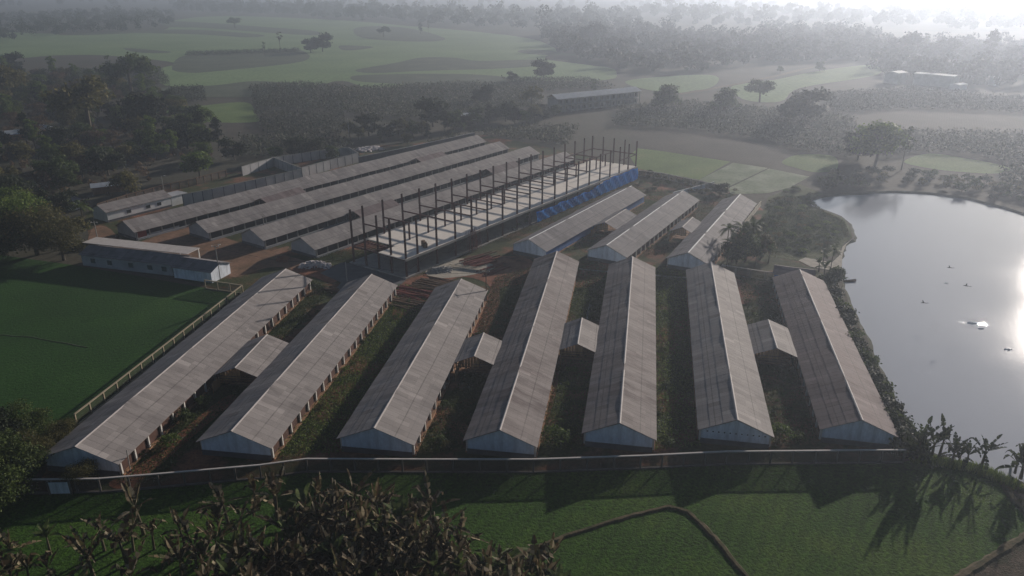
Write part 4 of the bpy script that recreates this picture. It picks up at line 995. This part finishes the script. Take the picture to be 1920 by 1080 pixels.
for i, (a, b) in enumerate(rowsx):
    A_ = W(*a); B_ = W(*b); n = int((B_-A_).length/2.2)
    for j in range(n):
        q = A_.lerp(B_, random.random())+Vector((random.uniform(-1.6,1.6),0,0))
        plant(random.choice(['bush1','bush4','bush3']), q, random.uniform(.2,.55), 'low weed tuft in the grassy strip between the sheds', 'weed', 'weed tufts between the sheds', zs=.7, parts=False)

# banana plants --------------------------------------------------------------
def banana(seed, dry, h=2.4, leaves=9, name='banana_plant'):
    r = random.Random(seed); st = MB(); lean = (r.uniform(-.25,.25), r.uniform(-.25,.25))
    st.tube([(0,0,-.1),(lean[0]*.4,lean[1]*.4,h*.5),(lean[0],lean[1],h)], [.17,.13,.07], 7)
    lv = MB()
    for i in range(leaves):
        az = i*2.4+r.uniform(-.4,.4); el = r.uniform(.3,1.35) if not dry else r.choice([r.uniform(.7,1.45), r.uniform(-.6,1.2)]); L = r.uniform(1.7,2.9) if dry else r.uniform(1.6,2.4)
        broken = dry and r.random() < .45
        p = Vector((lean[0],lean[1],h-.05-.04*i)); d = Vector((math.cos(az)*math.cos(el), math.sin(az)*math.cos(el), math.sin(el))); side = Vector((-math.sin(az), math.cos(az), 0))
        n = 6; prev = None
        for j in range(n+1):
            f = j/n; wd = (.31 if dry else .34)*math.sin(math.pi*min(.97,(f*.86+.10)))**.7*r.uniform(.55 if dry else .8,1.15)
            if f < .18: wd *= .25
            up = d.cross(side).normalized(); 
            if up.z < 0: up = -up
            ring = [p-side*wd+up*wd*.35, p, p+side*wd+up*wd*.35]
            if prev:
                g = r.uniform(0,.5) if dry else r.uniform(0,.15) # ragged splits in the blade
                q0 = [a.lerp(b, g) for a, b in zip(prev, ring)]
                lv.add([q0[0],prev[1],ring[1],ring[0]], [(0,1,2,3)]); lv.add([prev[1],q0[2],ring[2],ring[1]], [(0,1,2,3)])
            prev = ring; p = p+d*(L/n)
            d = (d+Vector((0,0,-((.07 if dry else .15) if not broken else (.06 if f < .45 else 1.1))))).normalized()
    return st.mesh('stem', 'bark_banana'), lv.mesh('leaves', 'ban_dark' if dry == 'torn' else ('ban_dry' if dry else 'ban_green'))
BD = [banana(s, True, random.uniform(2.0,2.9), random.choice([7,8,10])) for s in range(20,28)]
BG = [banana(s, False, random.uniform(2.0,2.8), 9) for s in range(40,44)]
def put_banana(pool, pos, s, label, group, parts=True, rz=None):
    st, lv = random.choice(pool)
    t = empty('banana_plant', pos, random.uniform(0,6.28) if rz is None else rz, label, 'banana plant', group); t.scale = (s,s,s*random.uniform(.9,1.15))
    link('stem', st, t); link('leaves', lv, t); return t
BAN = [(-60,1130),(20,1060),(140,1022),(200,1018),(300,995),(380,975),(470,955),(520,945),(600,968),(700,975),(800,1000),(870,1022),(900,1050),(980,1095),(1060,1120),(1075,1180),(1020,1300),(-60,1300)]
# foreground plantation
BAN2 = [(560,975),(640,975),(800,1005),(880,1035),(960,1095),(1060,1125),(1075,1180),(1020,1300),(350,1300),(420,1120),(520,1030)]
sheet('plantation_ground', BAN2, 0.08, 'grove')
fg = scatter(BAN, 130, 1.5, seed=21)+scatter(BAN2, 145, 1.1, seed=22)
for i, (x, y) in enumerate(fg):
    dry = random.random() < .86
    u_ = 960+FPX*x/(y*math.cos(PITCH)+CAM_H*math.sin(PITCH)); zn = 'left third' if u_ < 360 else ('middle' if u_ < 720 else 'right end')
    zn += ', fence side' if y > 72 else ', picture bottom side'
    put_banana(BD if dry else BG, (x,y,0), random.uniform(.95,1.5), ('ragged dry brown banana plant in the near plantation, ' if dry else 'still green banana plant of the near plantation, ')+zn,
        ('dry' if dry else 'green')+' banana plants of the near plantation, '+zn)
for px, lab, pool, s in [((520,975),'tall banana plant with long pale upright leaves at the far edge of the near plantation',BD,1.35),((715,965),'slim banana plant with one upright pale leaf at the plantation edge',BD,1.1),
    ((1035,1080),'banana plant with stiff pale leaves beside the bund path',BD,1.15),((95,1040),'slender climbing green plant with feathery top at the near left',BG,1.0),((168,1055),'dry banana plant at the far left end of the near plantation',BD,1.0),((940,1085),'banana plant at the right edge of the near plantation',BD,.95)]:
    put_banana(pool, W(*px), s, lab, None)
BP = [banana(s_, 'torn', h_, 11) for s_, h_ in ((60,1.3),(61,2.0),(62,1.7),(63,2.4),(64,1.5))]
# pond edge plants
for px, s, lab in [((1718,862),1.35,'first banana plant right of the boundary fence end, upright broad leaves'),((1730,866),1.15,'banana plant close behind the first one at the fence end'),((1745,862),1.4,'banana plant with leaning trunk and tall leaves at the pond edge'),
    ((1760,858),1.25,'banana plant right of the leaning one at the pond edge'),((1785,866),1.1,'banana plant with low hanging leaves at the middle of the pond edge'),((1798,864),.9,'small banana plant at the middle of the pond edge'),
    ((1813,868),1.1,'thin banana plant left of the wide star shaped one'),((1841,872),1.25,'wide star shaped banana plant alone against the water'),((1903,886),1.1,'bare stemmed banana plant right of the star shaped one'),((1914,896),1.45,'tall upright banana plant near the right picture edge'),((1700,858),1.1,'banana plant pressed against the end of the pond hedge')]:
    put_banana(BP, W(*px), s, lab, None)
# green plants round the palms by the middle sheds
for px, s, lab in [((1372,482),1.5,'banana palm over the roof corner of the shed nearest the pond'),((1392,476),1.7,'tallest banana palm behind the two right front sheds'),((1410,478),1.5,'banana palm right of the tallest one behind the front sheds'),
    ((1395,492),1.3,'banana palm with pale stems near the short palm wall'),((1425,488),1.3,'banana palm beside the pale path behind the front sheds'),((1440,494),1.1,'small banana palm left of the blue walled store'),((1380,496),1.2,'banana palm touching the far end of the sixth front shed'),
    ((1415,500),1.1,'low banana palm in front of the palm group'),((1362,500),1.1,'banana palm between the sixth front shed and the palm group'),
    ((1545,520),1.2,'banana palm beside the pond store'),((1562,528),1.1,'banana palm nearest the moored canoe'),((1535,510),1.0,'banana palm on the sandy bank'),((1556,540),1.0,'banana palm at the far end of the pond hedge'),
    ]:
    put_banana(BG, W(*px), s, lab, None)
for px, s, key, lab in [((1398,490),.85,'round1','leafy tree under the banana palms behind the front sheds'),((1428,484),.75,'round3','olive tree at the edge of the palm group behind the front sheds'),((1372,492),.6,'round4','dark tree at the foot of the palm group'),((1562,534),.55,'round1','leafy tree over the canoe on the pond bank'),((1425,440),.45,'round1','round green tree over the pale wall strip'),((1410,455),.4,'round2','light green tree beside the shed nearest the pond')]:
    plant(key, W(*px), s, lab, 'tree')
def palm_mesh(seed, h):
    r = random.Random(seed); st = MB(); lv = MB(); top = Vector((r.uniform(-.6,.6), r.uniform(-.6,.6), h))
    st.tube([(0,0,-.1),(top.x*.3,top.y*.3,h*.5),top], [.16,.12,.10], 7)
    for i in range(16):
        az = i*2.4+r.uniform(-.2,.2); el = r.uniform(-.1,1.2); d = Vector((math.cos(az)*math.cos(el), math.sin(az)*math.cos(el), math.sin(el))); side = Vector((-math.sin(az), math.cos(az), 0)); p = top.copy(); L = r.uniform(2.2,3.0)
        for j in range(9):
            q = p+d*(L/9); w_ = .75*math.sin(math.pi*(j+1.2)/11)
            for sg in (-1,1):
                e = p+side*sg*w_+d*.35-Vector((0,0,.22*w_)); lv.add([p, p.lerp(q,.55), e], [(0,1,2)])
                e = p.lerp(q,.5)+side*sg*w_+d*.35-Vector((0,0,.3*w_)); lv.add([p.lerp(q,.5), q, e], [(0,1,2)])
            p = q; d = (d+Vector((0,0,-.17))).normalized()
    return st.mesh('stem','bark_banana'), lv.mesh('fronds','leaf')
PALM = [palm_mesh(i, 4.5+i%3) for i in range(3)]
for i, (px, s_, lab) in enumerate([((1378,486),1.1,'tall palm leaning over the roof of the shed nearest the pond'),((1393,482),1.3,'tallest palm of the group behind the sixth front shed'),((1412,484),1.2,'palm with wide fronds on the right of the palm group'),((1400,474),1.2,'palm at the back of the palm group'),((1362,470),1.0,'palm touching the roof of the shed nearest the pond'),((1556,512),.8,'palm on the bank beside the sand patch'),((1543,500),.7,'small palm on the bank by the pond store'),((160,430),1.2,'palm with drooping fronds left of the white office')]):
    st_, lv_ = PALM[i%3]; t = empty('palm_tree', W(*px), i*1.3, lab, 'palm'); t.scale = (s_,)*3; link('stem', st_, t); link('fronds', lv_, t)
# small plants on the stubble corner, right
for i, (x, y) in enumerate(scatter([(1880,905),(1960,930),(1975,980),(1915,960)], 14, .9, seed=31)):
    plant('bush4', (x,y,0), random.uniform(.2,.4), 'dry weed tuft on the stubble corner by the pond', 'weed', 'dry weed tufts by the pond corner', parts=False)
# grassy fringe along the pond's near shore (uncountable)
def grass_strip(name, pts, n, wd, h, mat, label):
    k = MB(); P = [W(*p) for p in pts]
    for i in range(n):
        j = random.randrange(len(P)-1); c = P[j].lerp(P[j+1], random.random())+Vector((random.uniform(-wd,wd), random.uniform(-wd,wd), 0))
        a = random.uniform(0,6.28); u = Vector((math.cos(a),math.sin(a),0))*.06; l = Vector((random.uniform(-.2,.2),random.uniform(-.2,.2),h*random.uniform(.5,1.2)))
        k.add([c-u, c+u, c+l], [(0,1,2)])
    o = k.build(name, mat); return tag(o, label, 'grass', kind='stuff')
grass_strip('shore_grass', [(1715,862),(1760,868),(1830,880),(1868,896),(1905,912)], 5000, 1.0, .7, 'leaf_bright', 'bright grass fringe along the near shore of the pond')
grass_strip('shore_grass', [(1514,376),(1546,400),(1576,414),(1590,446)], 1500, .8, .6, 'leaf_olive', 'rough grass along the edge of the scrub bank')

# masses nobody could count ----------------------------------------------------
def mass(name, px_poly, n, mind, size, mat, label, leaves=6, seed=3, h=2.6, cat='plantation'):
    pts = scatter(px_poly, n, mind, tries=20, seed=seed); r = np.random.default_rng(seed); m = len(pts)*leaves
    P = np.repeat(np.array([(x,y,0) for x,y in pts]), leaves, 0)+np.stack([r.normal(0,.35*size,m), r.normal(0,.35*size,m), r.uniform(.25,1,m)*h],1)
    az = r.uniform(0,6.28,m); el = r.uniform(-.2,1.3,m); L = size*r.uniform(.6,1.3,m)
    d = np.stack([np.cos(az)*np.cos(el), np.sin(az)*np.cos(el), np.sin(el)],1)*L[:,None]; s = np.stack([-np.sin(az), np.cos(az), r.normal(0,.3,m)],1)*(L*.17)[:,None]
    V = np.stack([P-s*.4, P+d*.5-s, P+d-np.array([0,0,.25])*size, P+d*.5+s],1).reshape(-1,3)
    me = bpy.data.meshes.new(name); me.vertices.add(4*m); me.vertices.foreach_set('co', V.ravel().astype('f')); me.loops.add(4*m); me.loops.foreach_set('vertex_index', np.arange(4*m,dtype='i'))
    me.polygons.add(m); me.polygons.foreach_set('loop_start', np.arange(0,4*m,4,dtype='i')); me.materials.append(M[mat]); me.update(calc_edges=True)
    return tag(link(name, me), label, cat, kind='stuff')
for i, (poly, n, lab) in enumerate([
 ([(640,168),(700,166),(860,158),(940,160),(1000,170),(1010,200),(900,222),(760,225),(640,215)], 2600, 'hazy banana plantation behind the tree belt, left of the open crowned tree'),
 ([(470,165),(560,158),(640,165),(640,212),(480,205)], 1600, 'banana plantation right of the small light green field'),
 ([(478,214),(640,218),(650,250),(620,262),(500,258)], 1800, 'banana clump beside the brown field behind the concrete wall'),
 ([(800,272),(900,252),(1000,240),(1085,242),(1060,275),(1000,268),(940,262),(898,252),(810,276)], 1400, 'sparkling banana plants just behind the far ends of the rear sheds'),
 ([(1160,205),(1300,195),(1450,210),(1600,225),(1600,262),(1440,262),(1300,246),(1150,238)], 3200, 'grey green banana plantation right of the two storey building'),
 ([(1330,252),(1600,268),(1620,300),(1560,292),(1500,286),(1420,262)], 1500, 'banana plants above the pale dry field'),
 ([(1540,180),(1700,168),(1940,190),(1960,215),(1700,205),(1560,215)], 2200, 'misty plantation below the long white warehouse'),
 ([(1640,252),(1740,250),(1920,255),(2020,300),(1920,312),(1800,290),(1720,286),(1660,300)], 2600, 'banana plants behind the far pond bank at right'),
 ([(1870,318),(1960,310),(2060,360),(1990,392),(1890,372)], 700, 'banana plants on the far right pond bank'),
 ([(60,135),(300,130),(320,160),(160,165),(60,160)], 1600, 'plantation strip between the left wood and the green plain'),
 ([(320,168),(380,166),(385,192),(305,198)], 500, 'low dark orchard above the small light green field'),
 ([(350,100),(560,94),(560,99),(350,106)], 500, 'tall crop edge along the dark plot in the plain'),
 ([(940,150),(1100,150),(1150,165),(1000,175)], 1200, 'pale sparkling plantation below the leaning dark tree'),
 ([(450,262),(640,262),(660,280),(470,300)], 900, 'mixed undergrowth behind the rear concrete wall')]):
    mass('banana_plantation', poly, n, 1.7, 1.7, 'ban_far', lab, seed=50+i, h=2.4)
def wood(name, px_poly, n, mind, label, seed, hh=(7,13), mat='leaf_dark', per=150, leaf=1.1):
    pts = scatter(px_poly, n, mind, tries=30, seed=seed); r = np.random.default_rng(seed); Ps = []; Ns = []
    for x, y in pts:
        H_ = r.uniform(*hh)*(0.6+0.8*r.random()**2); k = 5
        for b in range(k):
            c = np.array([x+r.normal(0,H_*.18), y+r.normal(0,H_*.18), H_*r.uniform(.3,.85)]); q = H_*r.uniform(.18,.34); m = per//k
            d = r.normal(size=(m,3)); d /= np.linalg.norm(d,axis=1)[:,None]; Ps.append(c+d*q*np.array([1,1,.8])*r.uniform(.8,1.1,(m,1))); Ns.append(d)
    P = np.concatenate(Ps); N = np.concatenate(Ns)+r.normal(size=P.shape)*.5; N /= np.linalg.norm(N,axis=1)[:,None]
    a = np.cross(N, r.normal(size=P.shape)); a /= np.linalg.norm(a,axis=1)[:,None]; b = np.cross(N,a); s = leaf*r.uniform(.6,1.3,len(P))[:,None]
    V = np.stack([P-a*s, P-b*s*.6, P+a*s, P+b*s*.6],1).reshape(-1,3); m = len(P)
    me = bpy.data.meshes.new(name); me.vertices.add(4*m); me.vertices.foreach_set('co', V.ravel().astype('f')); me.loops.add(4*m); me.loops.foreach_set('vertex_index', np.arange(4*m,dtype='i'))
    me.polygons.add(m); me.polygons.foreach_set('loop_start', np.arange(0,4*m,4,dtype='i')); me.materials.append(M[mat]); me.update(calc_edges=True)
    return tag(link(name, me), label, 'woodland', kind='stuff')
for i, (poly, n, mt) in enumerate([
 ([(215,905),(300,905),(620,545),(585,530),(455,545),(440,700),(300,800)], 2600, 'leaf'), ([(510,860),(640,850),(880,545),(745,535),(640,700)], 4600, 'leaf_bright'),
 ([(775,852),(880,840),(1010,560),(1000,500),(930,520),(860,720)], 3000, 'leaf'), ([(1005,850),(1100,840),(1140,500),(1090,490)], 2800, 'leaf_bright'),
 ([(1228,845),(1316,835),(1290,510),(1225,500)], 2800, 'leaf_bright'), ([(1450,835),(1540,830),(1460,520),(1385,520)], 2400, 'leaf'),
 ([(850,470),(960,450),(1200,352),(1190,340),(960,430)], 1800, 'leaf_olive'), ([(1030,475),(1100,465),(1260,360),(1215,355)], 1500, 'leaf_bright'), ([(1185,480),(1250,480),(1385,365),(1310,372)], 1500, 'leaf_olive'),
 ([(1460,370),(1508,368),(1512,390),(1550,401),(1578,414),(1590,432),(1565,470),(1450,478),(1420,420)], 3500, 'leaf'), ([(575,490),(660,488),(700,470),(600,470)], 500, 'leaf')]):
    mass('weeds', poly, n, .35, .38, mt, 'rough weeds and grass on the open ground, patch '+ORD[i], leaves=5, seed=90+i, h=.28, cat='weeds')
wood('woodland', [(-400,40),(0,36),(140,28),(230,24),(320,26),(330,42),(290,58),(140,66),(70,70),(0,82),(-300,95)], 520, 7.5, 'hazy wooded ridge in the top left corner beyond the plain', 71, (11,19))
wood('woodland', [(330,10),(700,20),(1000,30),(1200,30),(1200,60),(1060,62),(900,52),(700,40),(500,26),(330,22)], 560, 15, 'misty band of far trees along the top of the picture', 72, (14,26), leaf=2.4)
wood('woodland', [(1000,66),(1100,60),(1200,62),(1330,70),(1420,80),(1420,118),(1330,134),(1200,138),(1090,112),(1050,96)], 420, 7.5, 'misty wood right of the green plain in the middle distance', 73, (9,17), leaf=1.4)
wood('woodland', [(1420,62),(1560,62),(1640,70),(1640,112),(1540,118),(1430,122)], 300, 8, 'misty wood behind the pale far road', 74, (10,18), leaf=1.5)
wood('woodland', [(1640,84),(1800,88),(2100,100),(2100,175),(1900,170),(1810,165),(1720,152),(1650,150),(1640,120)], 360, 8, 'misty wood surrounding the far white roofs', 75, (9,16), leaf=1.3)
wood('woodland', [(1200,20),(1500,24),(2000,30),(2100,60),(1600,52),(1250,50)], 260, 24, 'faint tree line nearly lost in bright mist at top right', 76, (14,26), leaf=3)
wood('woodland', [(-300,0),(300,-6),(700,2),(1200,2),(1900,4),(1900,12),(1200,14),(700,12),(-300,14)], 260, 60, 'faintest tree line just under the horizon', 77, (18,32), leaf=5)
wood('woodland', [(60,158),(300,155),(330,200),(300,250),(120,240),(-100,220),(-200,160)], 130, 6, 'undergrowth of the left wood between its larger trees', 78, (2.5,5), 'leaf_olive', 90, .45)
wood('woodland', [(-200,230),(300,250),(420,290),(330,325),(240,350),(150,400),(60,440),(-200,440)], 260, 4.5, 'undergrowth at the near side of the left wood', 79, (2,4.5), 'leaf_brown', 90, .38)
# ------------------------------------------------------------------ haze
k = MB(); k.box(-6500, 6500, -300, 6500, -2.4, 62.5)
m = bpy.data.materials.new('haze'); m.use_nodes = True; n = m.node_tree; n.nodes.clear()
pv = n.nodes.new('ShaderNodeVolumePrincipled'); pv.inputs['Density'].default_value = HAZE_DENSITY; pv.inputs['Color'].default_value = (0.62, 0.70, 0.825, 1)
pv.inputs['Anisotropy'].default_value = 0.62; oo = n.nodes.new('ShaderNodeOutputMaterial'); n.links.new(pv.outputs[0], oo.inputs['Volume'])
o = k.build('haze', m); o['kind'] = 'stuff'; o['label'] = 'pale morning haze over the whole valley'; o['category'] = 'haze'
